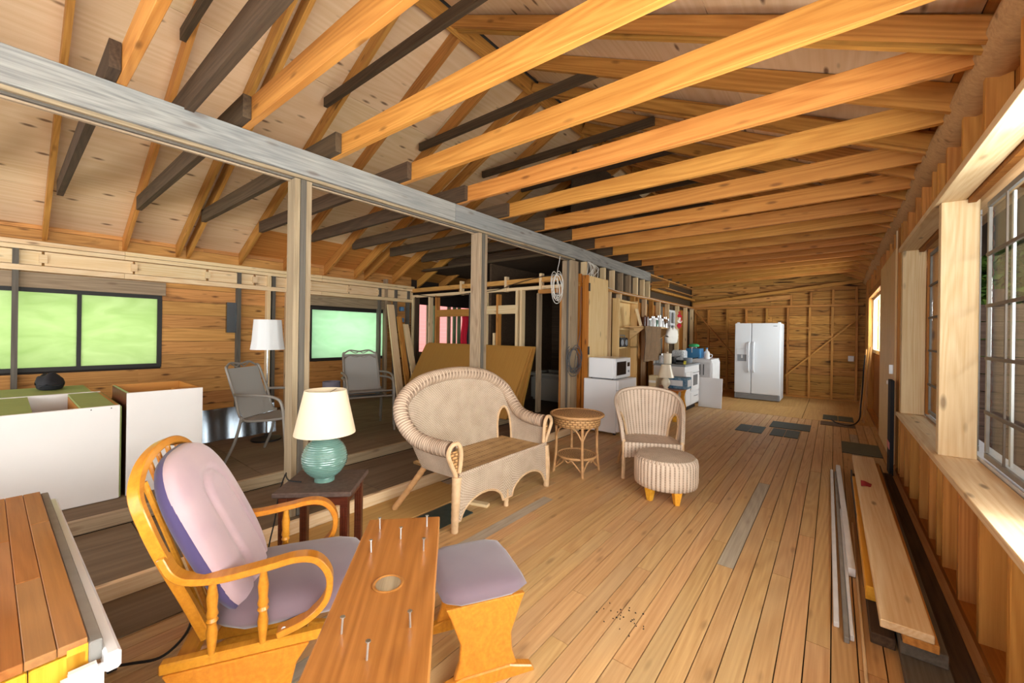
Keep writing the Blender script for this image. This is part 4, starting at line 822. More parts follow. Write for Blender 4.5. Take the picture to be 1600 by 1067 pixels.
# ---- white base cabinets on the platform
t = thing('base_cabinet', (-4.49, -.12, .18), 0, 'large upturned white cabinet with an olive-green top, nearest of the three', 'cabinet')
MB().bx(.472, .49, -.645, .645, 0, .665).build('front_panel', M['white2'], t, bevel=.002); MB().bx(-.49, -.472, -.645, .645, 0, .665).build('back_panel', M['white2'], t)
MB().bx(-.47, .47, .625, .643, 0, .66).build('side_panel', M['edge'], t); MB().bx(-.47, .47, .644, .656, 0, .655).build('side_panel', M['green'], t, bevel=.002); MB().bx(-.47, .47, -.643, -.625, 0, .66).build('side_panel', M['white2'], t); MB().bx(-.47, .47, -.62, .62, 0, .02).build('bottom_panel', M['white2'], t)
MB().bx(-.47, .47, -.62, .24, .645, .662).build('top_panel', M['green'], t); MB().bx(-.47, .47, .455, .625, .645, .662).build('top_panel', M['green'], t)
MB().bx(-.47, .47, .455, .467, .15, .64).build('divider', M['edge'], t); MB().bx(-.47, .47, .228, .24, .15, .64).build('divider', M['white2'], t)
for y in (-.5, -.31, -.23, -.1, .1, .5, .6): MB().lathe([(0, 0), (.004, 0), (.004, .002), (0, .002)], 8, axis='x').build('screw', M['black'], t, loc=(.489, y, .648))
t = thing('base_cabinet', (-5.33, -.12, .18), 0, 'long low cabinet with a green top behind the nearest white cabinet', 'cabinet')
MB().bx(-.32, .32, -.6, .60, .645, .662).build('top_panel', M['green'], t); MB().bx(.322, .335, -.61, .61, 0, .664).build('front_panel', M['white2'], t); MB().bx(-.32, .32, .60, .612, 0, .664).build('side_panel', M['edge'], t); MB().bx(-.32, .32, -.6, .60, 0, .645).build('carcass', M['white2'], t)
for y in (-.3, .0, .35, .5): MB().lathe([(0, 0), (.004, 0), (.004, .002), (0, .002)], 8, axis='x').build('screw', M['black'], t, loc=(.334, y, .63))
t = thing('open_cabinet', (-4.33, .785, .18), 0, 'taller open-topped white cabinet next to the patio chair', 'cabinet')
MB().bx(.312, .33, -.225, .225, 0, .745).build('side_panel', M['white2'], t, bevel=.002); MB().bx(-.33, -.312, -.225, .225, 0, .745).build('side_panel', M['edge'], t)
for y0, y1, m in ((-.225, -.207, 'mahog'), (.207, .225, 'edge')): MB().bx(-.312, .312, y0, y1, 0, .743).build('side_panel', M[m], t)
MB().bx(-.312, .312, -.207, .207, .10, .115).build('bottom_panel', M['edge'], t); MB().bx(.16, .31, .06, .205, .722, .74).build('corner_block', M['edge'], t); MB().bx(.304, .311, -.205, .205, .12, .74).build('lining', M['edge'], t)
o = pillow('crumpled_bag', .16, .09, 0, .10, M['tarp'], None, puff=.03, power=2.2, crease=lambda x, y: .015*math.sin(x*40)+.012*math.sin(y*60+x*25)); o.location = (-5.45, .26, .842); tag(o, 'crumpled black bag on the green-topped cabinet under the window', 'bag')

# ---- leaning boards and plywood stack
for k, (x, y, lean, w, h, m) in enumerate(((-6.15, 4.50, .35, .14, 1.72, 'pale'), (-6.10, 4.66, .35, .10, 1.50, 'rafter'), (-6.02, 4.80, .42, .12, 1.36, 'pale'))):
    b = board('leaning_board', (x, y, .185), (x-lean, y, .18+h), w, .03, M[m], None, up=(1, 0, 0)); tag(b, ('tallest pale board', 'orange board', 'shortest pale board')[k]+' of the three leaning on the left wall near its corner', 'board', 'boards leaning in the corner')
for k in range(7):
    yb, yt, zt = 4.74-.056*k, 5.09-.023*k, 1.195-.006*k; x0, x1 = -6.08+.012*k, -3.58+.012*(k % 3)
    a, b = Vector(((x0+x1)/2, yb, .187)), Vector(((x0+x1)/2, yt, zt))
    p = board('plywood_sheet', a, b, x1-x0, .020, M['tan'], None, up=(0, 1, 0))
    lab = 'tan plywood sheet, '+('rearmost', 'second from rear', 'third from rear', 'middle one', 'third from front', 'second from front', 'front and fully visible one')[k]+' of the leaning stack'
    tag(p, lab, 'plywood sheet', 'plywood sheets leaning on the partition')

# ---- cables
def coil(name, mat, c, rx, rz, n, label, r=.004, tail=None, ax=(0, 1)):
    pts = []
    for k in range(n*14): a = 2*math.pi*k/14; q = 1+.18*math.sin(k*.37)+.08*math.sin(k*1.3); pts.append((c[0]+.03*math.sin(k*.23)+.012*math.cos(a), c[1]+rx*q*math.sin(a), c[2]-rz*(1-.0)*q*math.cos(a)*1.0+.03*math.sin(k*.31)))
    if tail: pts = list(tail)+pts
    o = MB().tube(pts, r, 6, sub=2).build(name, mat, smooth=True); return tag(o, label, 'cable')
coil('cable_coil', M['wire'], (-2.985, 4.72, 2.04), .105, .17, 7, 'coil of white cable hanging from the beam by the doorway', r=.0045, tail=[(-2.985, 4.80, 2.49), (-2.985, 4.77, 2.36), (-2.985, 4.73, 2.24)])
coil('cable_coil', M['wireg'], (-2.93, 5.12, 1.02), .16, .17, 7, 'coil of grey cable hanging low on the doorway post', r=.005, tail=[(-2.93, 5.31, 2.10), (-2.93, 5.30, 1.7), (-2.93, 5.29, 1.4), (-2.93, 5.2, 1.18)])
mb = MB()
for k in range(9):
    y0 = 5.42+.03*k; mb.tube([(-2.93, 5.50+.01*k, 2.50), (-2.88+.015*(k % 4), y0+.07*math.sin(k), 2.40), (-2.90, y0+.1*math.sin(k*1.7), 2.25), (-2.92, y0+.12*math.cos(k*2.1), 2.13)], .0045, 6, sub=5)
tag(mb.build('cable_bundle', M['wire'], smooth=True), 'tangle of white cables spilling over the top of the pine cupboard', 'cable')
o = MB().tube([(-2.94, 6.05, 2.20), (-2.935, 6.6, 2.15), (-2.935, 7.4, 2.14), (-2.935, 8.3, 2.15), (-2.935, 9.4, 2.13), (-2.935, 10.6, 2.14), (-2.935, 11.5, 2.10)], .005, 6, sub=6).build('wall_cable', M['wire'], smooth=True); tag(o, 'white cable strung along the kitchen studs', 'cable')
o = MB().tube([(-6.5, 5.12, 2.14), (-5.8, 5.12, 2.06), (-5.0, 5.12, 2.10), (-4.4, 5.12, 2.12), (-3.9, 5.12, 2.22), (-3.4, 5.12, 2.28), (-3.0, 5.15, 2.27)], .006, 6, sub=6).build('wall_cable', M['wireb'], smooth=True); tag(o, 'black cable sagging across the partition plates', 'cable')
o = MB().tube([(.42, 9.05, 1.12), (.40, 9.0, .9), (.38, 8.85, .6), (.36, 8.8, .3), (.33, 8.6, .08), (.20, 8.35, .012), (.05, 8.5, .012), (-.02, 8.75, .02)], .010, 8, sub=6).build('heavy_cable', M['wireb'], smooth=True); tag(o, 'heavy black cable hanging over the boards at the far window', 'cable')

# ---- cupboard, bookcase, mini fridge, microwave
t = thing('pine_cupboard', (-2.945, 5.70, .0), 0, 'tall narrow pine cupboard beside the doorway post', 'cupboard')
MB().bx(.0, .10, -.325, -.305, 0, 2.28).build('side_panel', M['orangez'], t, bevel=.003); MB().bx(.0, .10, .305, .325, 0, 2.28).build('side_panel', M['orangez'], t); MB().bx(.0, .08, -.305, .305, 0, 2.27).build('carcass', M['orangez'], t)
d = MB().bx(.085, .107, -.30, .325, .05, 2.27).build('door', M['pinez'], t, bevel=.003)
for zz in (2.10, 1.16): MB().bx(.10, .113, -.325, -.29, zz-.06, zz+.06).build('hinge', M['iron'], d)
t = thing('bookcase', (-2.93, 6.85, 0), 0, 'tall open pine bookcase set into the kitchen wall', 'bookcase')
for y in (-.40, .40): MB().bx(-.02, .10, y-.012, y+.012, 0, 2.02).build('side_panel', M['pinez'], t)
MB().bx(-.03, -.015, -.39, .39, 0, 2.02).build('back_panel', M['pinez'], t)
for z in (.1, .62, 1.18, 1.50, 1.98): MB().bx(-.015, .10, -.388, .388, z-.012, z+.012).build('shelf', M['pinez'], t)
t = thing('radio', (-2.86, 6.63, 1.192), 0, 'black and silver radio standing on a bookcase shelf', 'radio')
MB().bx(-.05, .05, -.16, .16, 0, .16).build('case', M['black'], t, bevel=.012)
for y in (-.09, .09): MB().lathe([(0, 0), (.05, 0), (.055, .004), (.03, .008), (0, .006)], 20, axis='x').build('speaker', M['grille'], t, loc=(.05, y, .075), smooth=True)
MB().bx(.05, .056, -.03, .03, .04, .12).build('tape_deck', M['chrome'], t); MB().tube([(0, -.14, .15), (0, -.12, .20), (0, .12, .20), (0, .14, .15)], .007, 8).build('handle', M['grille'], t)
t = thing('mini_fridge', (-2.585, 5.56, 0), 0, 'white under-counter fridge with a microwave on top', 'fridge')
MB().bx(-.265, .235, -.28, .36, .03, .765).build('body', M['white'], t, bevel=.008); d = MB().bx(.238, .275, -.28, .36, .05, .62).build('door', M['white'], t, bevel=.008); MB().bx(.238, .272, -.28, .36, .63, .765).build('control_panel', M['white'], t, bevel=.008)
MB().bx(.272, .283, .28, .33, .50, .60).build('handle', M['wpaint'], d)
for x in (-.22, .20):
    for y in (-.24, .32): MB().lathe([(0, 0), (.02, 0), (.02, .03), (0, .03)], 12).build('foot', M['black'], t, loc=(x, y, 0))
t = thing('microwave', (-2.60, 5.585, .766), 0, 'white microwave oven standing on the mini fridge', 'microwave')
MB().bx(-.20, .19, -.26, .27, .012, .30).build('case', M['white'], t, bevel=.008); d = MB().bx(.192, .22, -.26, .27, .015, .297).build('front', M['white'], t, bevel=.006); MB().bx(.219, .223, -.22, .10, .06, .25).build('window', M['dark'], d); MB().lathe([(0, 0), (.018, 0), (.016, .012), (0, .012)], 14, axis='x').build('dial', M['grille'], d, loc=(.22, .19, .10)); MB().bx(.22, .224, .15, .23, .17, .23).build('display', M['dark'], d)
for x in (-.17, .16):
    for y in (-.22, .23): MB().lathe([(0, 0), (.012, 0), (.012, .014), (0, .014)], 10).build('foot', M['black'], t, loc=(x, y, 0))

# ---- kitchen: bench with lamp and boxes, stove, appliance, shelf
t = thing('pine_bench', (-2.21, 7.0, 0), math.radians(0), 'small varnished pine bench holding a cream lamp and a blue box', 'bench')
MB().bx(-.30, .27, -.26, .30, .49, .515).build('tabletop', M['bench'], t, bevel=.006); MB().prism([(-.30, .49), (.26, .49), (.22, .42), (.10, .37), (-.28, .38)], -.23, -.205, 'y').build('apron', M['bench'], t, bevel=.003)
for x, y in ((.20, -.21), (.20, .25), (-.26, -.21), (-.26, .25)): MB().prism([(-.03, 0), (.03, 0), (.03, .05), (.045, .12), (.05, .2), (.03, .28), (.022, .36), (.035, .42), (.06, .49), (-.04, .49), (-.03, .40), (-.045, .3), (-.035, .2), (-.02, .1)], -.014, .014, 'y').build('leg', M['yellow'], t, loc=(x, y, 0), bevel=.003)
t = thing('cream_lamp', (-2.17, 6.84, .517), 0, 'small cream table lamp on the pine bench', 'lamp')
MB().lathe([(0, 0), (.045, 0), (.045, .012), (.03, .02), (.07, .08), (.072, .12), (.045, .17), (.02, .185), (.02, .22), (0, .22)], 24).build('base', M['cream'], t, smooth=True); MB().lathe([(.128, .19), (.075, .40), (.072, .40), (.125, .19)], 28, cap=False).build('lamp_shade', M['cream'], t, smooth=True)
o = MB().bx(-.19, .19, -.13, .13, 0, .185).build('blue_box', M['navy'], loc=(-2.06, 7.10, .517), bevel=.003); tag(o, 'blue printed carton on the pine bench in front of the stove', 'box')
MB().bx(-.15, .12, -.1315, -.131, .05, .14).build('printed_panel', M['wpaint'], o); MB().bx(.1905, .191, -.10, .10, .04, .15).build('printed_panel', M['wpaint'], o)
o = MB().bx(-.06, .06, -.08, .08, 0, .20).build('beige_box', M['cardb'], loc=(-2.40, 6.93, .517), bevel=.003); tag(o, 'beige card box at the left end of the pine bench', 'box'); MB().bx(-.06, .06, -.0812, -.0805, .08, .12).build('label', M['paper'], o)
o = pillow('white_sack', .13, .12, 0, .28, M['whitefab'], None, puff=.02, power=2.5); o.location = (-2.14, 7.38, .02); tag(o, 'white sack on the floor under the pine bench', 'sack')
t = thing('stove', (-2.37, 8.12, 0), 0, 'old white enamel cooking stove with clutter on its hob', 'stove')
MB().bx(-.28, .28, -.50, .50, .10, .84).build('body', M['white'], t, bevel=.01); MB().bx(-.25, .22, -.46, .46, 0, .10).build('plinth', M['iron'], t); MB().bx(-.29, .295, -.51, .51, .84, .87).build('hob', M['grille'], t, bevel=.006)
d = MB().bx(.28, .30, -.14, .44, .36, .74).build('oven_door', M['white'], t, bevel=.008); MB().bx(.30, .303, .0, .30, .46, .66).build('oven_window', M['dark'], d); MB().tube([(.315, -.08, .71), (.33, .15, .71), (.315, .38, .71)], .008, 8, sub=4).build('handle', M['chrome'], d)
d = MB().bx(.28, .298, -.14, .44, .13, .34).build('drawer', M['white'], t, bevel=.008); MB().tube([(.31, .02, .27), (.325, .15, .27), (.31, .28, .27)], .007, 8, sub=4).build('handle', M['chrome'], d)
d = MB().bx(.28, .298, -.47, -.17, .13, .74).build('firebox_door', M['white'], t, bevel=.008); MB().tube([(.31, -.24, .40), (.325, -.24, .44), (.31, -.24, .48)], .007, 8, sub=4).build('handle', M['chrome'], d)
MB().bx(-.29, -.25, -.5, .5, .87, 1.02).build('backsplash', M['white'], t, bevel=.008)
for (x, y) in ((-.1, -.3), (-.1, .3), (.13, -.3), (.13, .3)): MB().lathe([(.05, 0), (.085, 0), (.085, .006), (.05, .006)], 20, cap=False).build('burner', M['iron'], t, loc=(x, y, .872))
def small(kind, x, y, z, label, cat, rz=0.0, mat='white', s=1.0):
    loc = (x, y, z)
    if kind == 'jar':
        t = thing('jar', loc, rz, label, cat); MB().lathe([(0, 0), (.05*s, 0), (.052*s, .03*s), (.05*s, .11*s), (.035*s, .13*s), (.0, .13*s)], 18).build('body', M[mat], t, smooth=True); MB().lathe([(0, .13*s), (.038*s, .13*s), (.038*s, .155*s), (0, .155*s)], 18).build('lid', M['chrome'], t, smooth=True); return t
    if kind == 'pot':
        t = thing('pot', loc, rz, label, cat); MB().lathe([(0, 0), (.09*s, 0), (.10*s, .02*s), (.10*s, .12*s), (.094*s, .12*s), (.09*s, .02*s)], 24).build('bowl', M[mat], t, smooth=True); MB().tube([(.10*s, 0, .10*s), (.24*s, 0, .13*s)], .010*s, 8).build('handle', M['black'], t, smooth=True); return t
    if kind == 'canister':
        t = thing('canister', loc, rz, label, cat); MB().lathe([(0, 0), (.075*s, 0), (.075*s, .17*s), (0, .17*s)], 22).build('body', M[mat], t, smooth=True, angle=50); MB().lathe([(0, .17*s), (.078*s, .17*s), (.078*s, .195*s), (.02*s, .20*s), (.015*s, .225*s), (0, .225*s)], 22).build('lid', M[mat], t, smooth=True, angle=50); return t
    if kind == 'carton':
        t = thing('carton', loc, rz, label, cat); MB().bx(-.07*s, .07*s, -.09*s, .09*s, 0, .22*s).build('body', M[mat], t, bevel=.004); MB().bx(.0702*s, .072*s, -.07*s, .07*s, .05*s, .17*s).build('label', M['navy'], t); return t
small('canister', -2.43, 7.72, .872, 'white lidded canister at the near corner of the stove', 'canister', mat='cream')
small('pot', -2.44, 7.95, .872, 'dark saucepan on the stove behind the white canister', 'pot', 1.1, 'iron'); small('pot', -2.24, 8.38, .872, 'shallow dark pan at the far end of the stove', 'pot', .6, 'grille', .8)
small('jar', -2.52, 7.70, .872, 'blue-and-white jar against the stove backsplash', 'jar', mat='speck', s=1.2)
o = MB().bx(-.02, .02, -.19, .19, 0, .045).build('spirit_level', M['yellow_p'], loc=(-2.17, 7.92, .878), rot=(0, 0, .25), bevel=.002); tag(o, 'yellow spirit level lying on the stove', 'level'); MB().bx(.0202, .021, -.04, .04, .012, .032).build('vial', M['dark'], o)
o = MB().tube([(-2.30+.09*math.cos(k*.5), 8.12+.09*math.sin(k*.5), .885+.0012*k) for k in range(40)], .008, 6).build('hose_coil', M['wireb'], smooth=True); tag(o, 'coiled black hose on the middle of the stove', 'hose')
small('carton', -2.66, 7.45, 1.02-.15, 'white carton with a blue label beside the stove backsplash', 'carton', mat='white', s=1.2) if False else None
t = thing('speckled_bread_bin', (-2.42, 8.45, .872), 0, 'speckled white enamel bin at the back of the stove', 'bin'); MB().bx(-.11, .11, -.14, .16, 0, .24).build('body', M['speck'], t, bevel=.02); MB().lathe([(0, 0), (.018, 0), (.018, .015), (0, .015)], 12).build('knob', M['black'], t, loc=(0, 0, .24))
t = thing('washing_machine', (-2.30, 9.35, 0), 0, 'white laundry machine beyond the stove with its front panel off', 'washing machine')
MB().bx(-.35, .36, -.36, .36, .02, .90).build('body', M['white'], t, bevel=.012); MB().bx(-.34, .35, -.35, .35, .90, .925).build('lid', M['white'], t, bevel=.008); MB().bx(.03, .33, -.368, -.361, .55, .86).build('inspection_panel', M['wpaint'], t); MB().tube([(.14, -.38, .82), (.14, -.385, .6)], .010, 8).tube([(.21, -.38, .82), (.21, -.385, .6)], .010, 8).build('hose', M['wireg'], t, smooth=True); MB().bx(.362, .372, -.33, .33, .05, .86).build('front_rim', M['wpaint'], t, bevel=.004)
for x in (-.3, .3):
    for y in (-.3, .3): MB().lathe([(0, 0), (.025, 0), (.025, .022), (0, .022)], 10).build('foot', M['black'], t, loc=(x, y, 0))
p = board('appliance_panel', (-1.885, 8.60, .005), (-1.885, 8.68, .575), .42, .018, M['white'], None, up=(0, 1, 0), bevel=.004); tag(p, 'loose white appliance panel leaning in front of the laundry machine', 'panel')
t = thing('cool_box', (-2.36, 9.30, .926), 0, 'blue cool box on top of the laundry machine', 'cooler'); MB().bx(-.13, .15, -.17, .17, 0, .18).build('body', M['blue'], t, bevel=.01); MB().bx(-.135, .155, -.175, .175, .18, .205).build('lid', M['blue'], t, bevel=.01); MB().tube([(0, -.18, .12), (0, -.19, .23), (0, .19, .23), (0, .18, .12)], .008, 8).build('handle', M['wpaint'], t)
o = pillow('green_towel', .10, .13, 0, .05, M['gcloth'], None, puff=.02, power=3); o.location = (-2.36, 9.28, 1.162); tag(o, 'green cloth bunched on the blue cool box', 'cloth')
t = thing('mug', (-2.06, 9.12, .926), .4, 'white mug beside the blue cool box', 'mug'); MB().lathe([(0, 0), (.05, 0), (.055, .12), (.05, .12), (.045, .01), (0, .01)], 20).build('cup', M['white'], t, smooth=True, angle=50); MB().tube([(.052, 0, .1), (.09, 0, .09), (.09, 0, .04), (.052, 0, .03)], .007, 8, sub=4).build('handle', M['white'], t, smooth=True)
t = thing('white_jug', (-2.12, 9.35, .926), .2, 'white plastic jug behind the white mug', 'jug'); MB().lathe([(0, 0), (.055, 0), (.055, .13), (.02, .17), (.02, .20), (0, .20)], 18).build('body', M['white'], t, smooth=True); MB().lathe([(0, .2), (.022, .2), (.022, .225), (0, .225)], 12).build('cap', M['blue'], t)
t = thing('wall_shelf', (-2.93, 7.9, 1.535), 0, 'cluttered wooden shelf on the kitchen studs above the stove', 'shelf'); MB().bx(0, .34, -1.0, 1.0, 0, .022).build('board', M['pinedoor'], t)
for y in (-.8, 0, .8): MB().prism([(0.02, 0), (.30, 0), (.02, -.22)], -.012, .012, 'y').build('bracket', M['pinedoor'], t, loc=(0, y, 0))
g = MB().sheet(lambda u, v: (.012*math.sin(u*22+v*4), -.42+.84*u, -.62*v), 30, 10, .012).build('woven_mat', M['rug'], loc=(-2.565, 7.32, 1.56), smooth=True); tag(g, 'brown woven mat hung over the shelf edge by the stove', 'mat')
o = pillow('plastic_bag', .07, .34, 0, .26, M['paper'], None, puff=.03, power=2.4, crease=lambda x, y: .03*math.sin(y*30)+.02*math.sin(x*50)); o.location = (-2.52, 8.25, 1.24); tag(o, 'bulging white plastic bag hanging under the shelf', 'bag')
MB().tube([(0, -.15, .24), (-.075, -.02, .335), (0, .12, .24)], .008, 6, sub=5).build('handles', M['paper'], o)
for k, (y, m, s) in enumerate(((7.55, 'speck', 1.0), (7.72, 'white', 1.3), (7.9, 'teal', 1.1), (8.06, 'white', 1.5), (8.24, 'speck', 1.1), (8.42, 'chrome', 1.4), (8.6, 'speck', 1.2))): small('jar', -2.72, y, 1.558, ('small speckled jar', 'tall white jar', 'green glazed jar', 'largest white jar', 'middle speckled jar', 'shiny metal jar', 'far speckled jar')[k]+' on the shelf above the stove', 'jar', mat=m, s=s)
for k in range(2):
    b = board('slat_piece', (-2.68, 7.0+.07*k, 1.56), (-2.72, 6.88+.07*k, 1.86), .05, .012, M['pale'], None, up=(1, 0, 0)); tag(b, ('left', 'right')[k]+' pale stick leaning at the near end of the shelf', 'stick')
small('canister', -2.72, 7.34, 1.558, 'dark brown crock on the near part of the shelf', 'canister', mat='mahog', s=.9)
fl = thing('flag', (-2.50, 8.66, 1.56), 0, 'small red and white flag hanging at the far end of the shelf', 'flag')
for k, m in enumerate(('red', 'paper', 'red')): MB().sheet(lambda u, v, k=k: (.02*math.sin(v*6+u*3+k), -.10+.20*u+.05*math.sin(k*1.3+v), .33-.115*k-.115*v), 10, 6, .004).build('stripe', M[m], fl, smooth=True)
MB().prism([(0, .05), (.012, .02), (.035, .03), (.028, .0), (.04, -.01), (.01, -.025), (.004, -.045), (-.004, -.045), (-.01, -.025), (-.04, -.01), (-.028, 0), (-.035, .03), (-.012, .02)], -.003, .003, 'x').build('leaf_emblem', M['red'], fl, loc=(.03, .04, .16))
MB().tube([(-.02, -.12, -.0), (0, -.12, .36)], .006, 6).build('staff', M['pale'], fl)

# ---- refrigerator
t = thing('refrigerator', (-1.325, 10.72, 0), 0, 'white side-by-side refrigerator with an ice dispenser against the back wall', 'refrigerator')
MB().bx(-.435, .435, -.30, .36, .02, 1.70).build('body', M['fridge'], t, bevel=.01)
MB().bx(-.43, .43, -.35, -.31, .02, .13).build('kick_grille', M['grille'], t)
for k in range(5): MB().bx(-.40, .40, -.354, -.35, .035+.018*k, .043+.018*k).build('louvre', M['gpaint'], t)
d = MB().bx(-.435, -.112, -.37, -.305, .14, 1.70).build('door', M['fridge'], t, bevel=.012)
e = MB().bx(-.104, .435, -.37, -.305, .14, 1.70).build('door', M['fridge'], t, bevel=.012)
for dd, x in ((d, -.155), (e, -.06)): MB().tube([(x, -.375, .62), (x, -.415, .68), (x, -.42, .95), (x, -.415, 1.22), (x, -.375, 1.28)], .017, 10, sub=5).build('handle', M['fridge'], dd, smooth=True)
MB().bx(-.395, -.185, -.376, -.37, .83, 1.13).build('dispenser_frame', M['fridge'], d, bevel=.004); MB().bx(-.38, -.20, -.379, -.376, .85, 1.00).build('dispenser_recess', M['grille'], d); MB().bx(-.305, -.275, -.384, -.379, .92, .99).build('dispenser_lever', M['wpaint'], d)
for x in (-.40, .38): MB().bx(x, x+.05, -.34, -.28, 1.70, 1.72).build('hinge_cap', M['fridge'], t, bevel=.004)
MB().bx(.30, .37, -.373, -.37, 1.63, 1.645).build('badge', M['grille'], e)

# ---- loose tiles, boards by the window
def tile(name, x0, x1, y0, y1, label, mat, cells):
    t = thing(name, ((x0+x1)/2, (y0+y1)/2, 0.001), 0, label, 'tile'); w = (x1-x0)/cells
    for k in range(cells): MB().bx(x0-(x0+x1)/2+w*k+.004, x0-(x0+x1)/2+w*(k+1)-.004, -(y1-y0)/2, (y1-y0)/2, 0, .007).build('tile', M[mat], t, bevel=.001)
tile('floor_tile', -1.15, -.80, 6.83, 7.35, 'pair of dark green tiles on the floor, nearest to the fridge side', 'tile', 2)
tile('floor_tile', -.78, -.26, 7.45, 7.99, 'widest dark green tile strip in the middle of the floor', 'tile', 1)
tile('floor_tile', -.71, -.37, 6.82, 7.36, 'pair of dark green tiles in front of the wide tile strip', 'tile', 2)
tile('floor_tile', -.14, .28, 8.78, 9.3, 'dark tile pair farthest away under the heavy cable', 'tile', 2)
tile('floor_tile', -.16, .28, 8.22, 8.58, 'brown tile strip at the edge of the plywood floor', 'ytile', 1)
tile('floor_mat', .09, .47, 6.40, 7.08, 'large black mat at the far end of the lumber pile', 'tile', 1)
tile('floor_tile', -2.44, -2.17, 1.91, 2.28, 'dark green tile half under the wicker settee', 'tile', 1)
b = board('wood_scrap', (-2.37, 2.38, .012), (-2.16, 2.44, .012), .05, .022, M['pale'], None); tag(b, 'short wood offcut under the wicker settee', 'offcut')
b = board('wood_strip', (-2.40, 2.62, .008), (-2.38, 3.1, .008), .04, .016, M['pale'], None); tag(b, 'long pale wood strip under the wicker settee', 'strip')
def lumber(name, a, b, w, th, mat, label, up=(0, 0, 1), bev=.003):
    return tag(board(name, a, b, w, th, M[mat], None, up=up, bevel=bev), label, 'board', 'lumber along the right wall')
lumber('lumber_board', (.315, 2.10, .022), (.33, 5.62, .022), .15, .044, 'oldstud', 'thick grey timber at the bottom of the lumber pile')
lumber('lumber_board', (.312, 2.42, .074), (.315, 5.60, .074), .145, .058, 'oldstud', 'worn grey beam in the middle of the lumber pile')
lumber('lumber_board', (.19, 2.50, .025), (.20, 5.3, .025), .085, .05, 'old', 'dark brown joist under the left edge of the pale plank')
lumber('lumber_board', (.300, 2.40, .122), (.315, 5.50, .122), .11, .036, 'rafter', 'hidden spacer board directly under the pale plank')
lumber('lumber_board', (.180, 2.78, .092), (.185, 4.9, .092), .075, .07, 'yellow', 'orange cut board beneath the pale plank')
lumber('lumber_board', (.152, 3.0, .06), (.150, 5.2, .06), .012, .10, 'oldstud', 'grey painted strip left of the pale plank')
lumber('lumber_plank', (.256, 2.395, .160), (.248, 5.545, .160), .168, .036, 'pale', 'wide pale plank topping the lumber pile by the window')
lumber('lumber_board', (.435, 1.2, .012), (.43, 5.65, .012), .095, .022, 'old', 'dark brown flat board between lumber pile and wall')
o = MB().sheet(lambda u, v: (.075*u, .09*v+.05*u*u, .004+.022*v*(1-u)+.006*math.sin(u*5)), 8, 4, .002).build('red_tag', M['redplastic'], loc=(.190, 4.42, .179), smooth=True); tag(o, 'scrap of red tape lying on the pale plank', 'tape')
for k, (a, b, w, th, m, lab) in enumerate((((.025, 2.52, .014), (-.002, 5.40, .014), .022, .026, 'wpaint', 'leftmost thin white moulding on the floor'), ((.062, 2.42, .014), (.030, 5.35, .014), .020, .028, 'gpaint', 'grey moulding between the white ones'), ((.082, 2.45, .016), (.06, 4.2, .016), .016, .030, 'wpaint', 'thin white moulding beside the grey one'), ((.098, 3.10, .03), (.050, 5.52, .03), .036, .05, 'wpaint', 'thick white moulding with a mitred end'), ((.118, 1.6, .006), (.125, 4.0, .006), .012, .012, 'pale', 'thin pale lath beside the lumber pile'))): tag(board('moulding', a, b, w, th, M[m], None, bevel=.003), lab, 'moulding', 'mouldings on the floor')
for k, (x, y, lean, m, w) in enumerate(((.38, 9.75, .09, 'plank', .14), (.40, 9.45, .08, 'pinedoor', .13), (.38, 9.15, .09, 'rafter', .16), (.40, 8.85, .08, 'plank', .14))):
    tag(board('upright_board', (x, y, .005), (x+lean, y, 1.20+.02*k), w, .025, M[m], None, up=(1, 0, 0)), ('farthest', 'second farthest', 'second nearest', 'nearest')[k]+' of the short boards standing below the bright far window', 'board', 'boards below the far window')

# ================================================================== OUTSIDE
g = MB().bx(-60, 60, -40, 60, -.5, -.45).build('ground', M['ground']); struct(g, 'brown and green forest ground outside', 'ground')
t = empty('board_fence', (2.9, 7.2, -.45)); tag(t, 'weathered brown board fence outside, seen through the nearest window', 'fence', kind='structure')
for k in range(11):
    for (x0, x1) in ((-1.58, -.2+U(-.3, .3)), (.25, 3.0)): board('board', (x0, U(-.01, .01), .12+.205*k), (x1, 0, .12+.205*k), .03, .195, M['fence'], t)
for x in (-1.4, -.1, 1.4): board('post', (x, .07, 0), (x, .07, 2.45), .10, .10, M['fence'], t, up=(0, 1, 0))
t = thing('rain_chain', (.93, 4.66, 2.55), 0, 'rusty rain chain hanging outside the nearest window', 'chain')
mb = MB()
for k in range(40): mb.tube([(.010*math.cos(a)*(k % 2), .010*math.cos(a)*((k+1) % 2), -.055*k-.03+.032*math.sin(a)) for a in (0, .785, 1.57, 2.356, 3.1416, 3.927, 4.712, 5.498)], .004, 5, closed=True)
mb.build('links', M['rust'], t)
lm = []
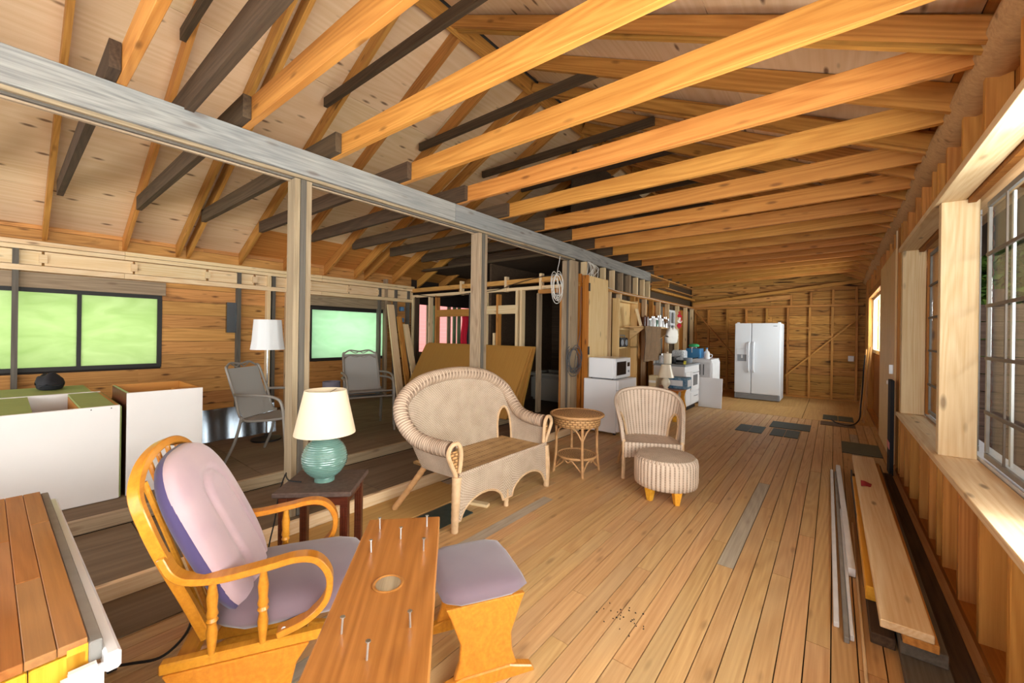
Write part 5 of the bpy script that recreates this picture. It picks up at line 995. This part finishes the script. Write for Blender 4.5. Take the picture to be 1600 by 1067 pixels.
for q in range(3):
    mb = MB(); r2 = random.Random(40+q)
    for k in range(4200):
        a, e = r2.uniform(0, 6.283), math.acos(r2.uniform(-1, 1)); r = r2.random()**.45
        c = Vector((1.5*r*math.sin(e)*math.cos(a), 1.5*r*math.sin(e)*math.sin(a), 1.9*r*math.cos(e))); s = r2.uniform(.07, .13)
        R = Euler((r2.uniform(0, 6), r2.uniform(0, 6), r2.uniform(0, 6))).to_matrix(); b = len(mb.v)
        for p in ((-s, 0, 0), (0, -s*.5, 0), (s, 0, 0), (0, s*.5, .0)): mb.v.append(tuple(c+R @ Vector(p)))
        mb.f.append((b, b+1, b+2, b+3)); mb.uv.append(None)
    lm.append(mb.mesh('foliage', M['leaf'] if q != 1 else M['leaf2']))
tk = MB().tube([(0, 0, 0), (.05, .03, 1.5), (0, 0, 3.2), (.04, -.02, 5.2)], lambda k: .16-.10*k, 10, sub=4).mesh('trunk', M['bark'], smooth=True)
trees = [(2.9, 12.8, 1.1), (5.2, 16.5, 1.35), (3.1, 19.0, 1.2), (7.2, 22.5, 1.7), (4.6, 25.5, 1.6), (10.5, 30.0, 2.3), (2.6, 31.0, 1.6), (6.2, -.5, 1.15), (6.4, 2.9, 1.2), (6.2, 6.4, 1.15), (6.8, 10.2, 1.25), (10.0, 1.2, 1.8), (10.5, 6.8, 1.9), (11.5, 14.0, 2.0)]  # the row close along the east is out of view, added to block light
for i, (x, y, s) in enumerate(trees):
    t = thing('tree', (x, y, -.46), U(0, 6), 'leafy green tree growing outside the right-hand windows', 'tree', 'trees outside the right-hand windows'); t.scale = (s, s, s)
    o = bpy.data.objects.new('trunk', tk); link(o, t)
    for j, (dx, dy, dz) in enumerate(((0, 0, 4.4), (.8, .3, 3.2), (-.7, .5, 3.4), (.1, -.8, 2.9), (-.2, .6, 2.0))):
        o = bpy.data.objects.new('foliage', lm[(i+j) % 3]); o.location = (dx, dy, dz); o.rotation_euler = (U(0, 6), U(0, 6), U(0, 6)); o['kind'] = 'stuff'; link(o, t)

# crumbs on the floor
mb = MB(); r3 = random.Random(5)
for k in range(26): mb.box((-.86+r3.gauss(0, .05)+.05*(k % 3), 1.93+r3.gauss(0, .05), .003), (r3.uniform(.003, .007), r3.uniform(.003, .006), .004), Euler((0, 0, r3.uniform(0, 3))).to_matrix())
tag(mb.build('crumbs', M['black']), 'scatter of dark crumbs on the floorboards in the middle of the room', 'crumbs', kind='stuff')
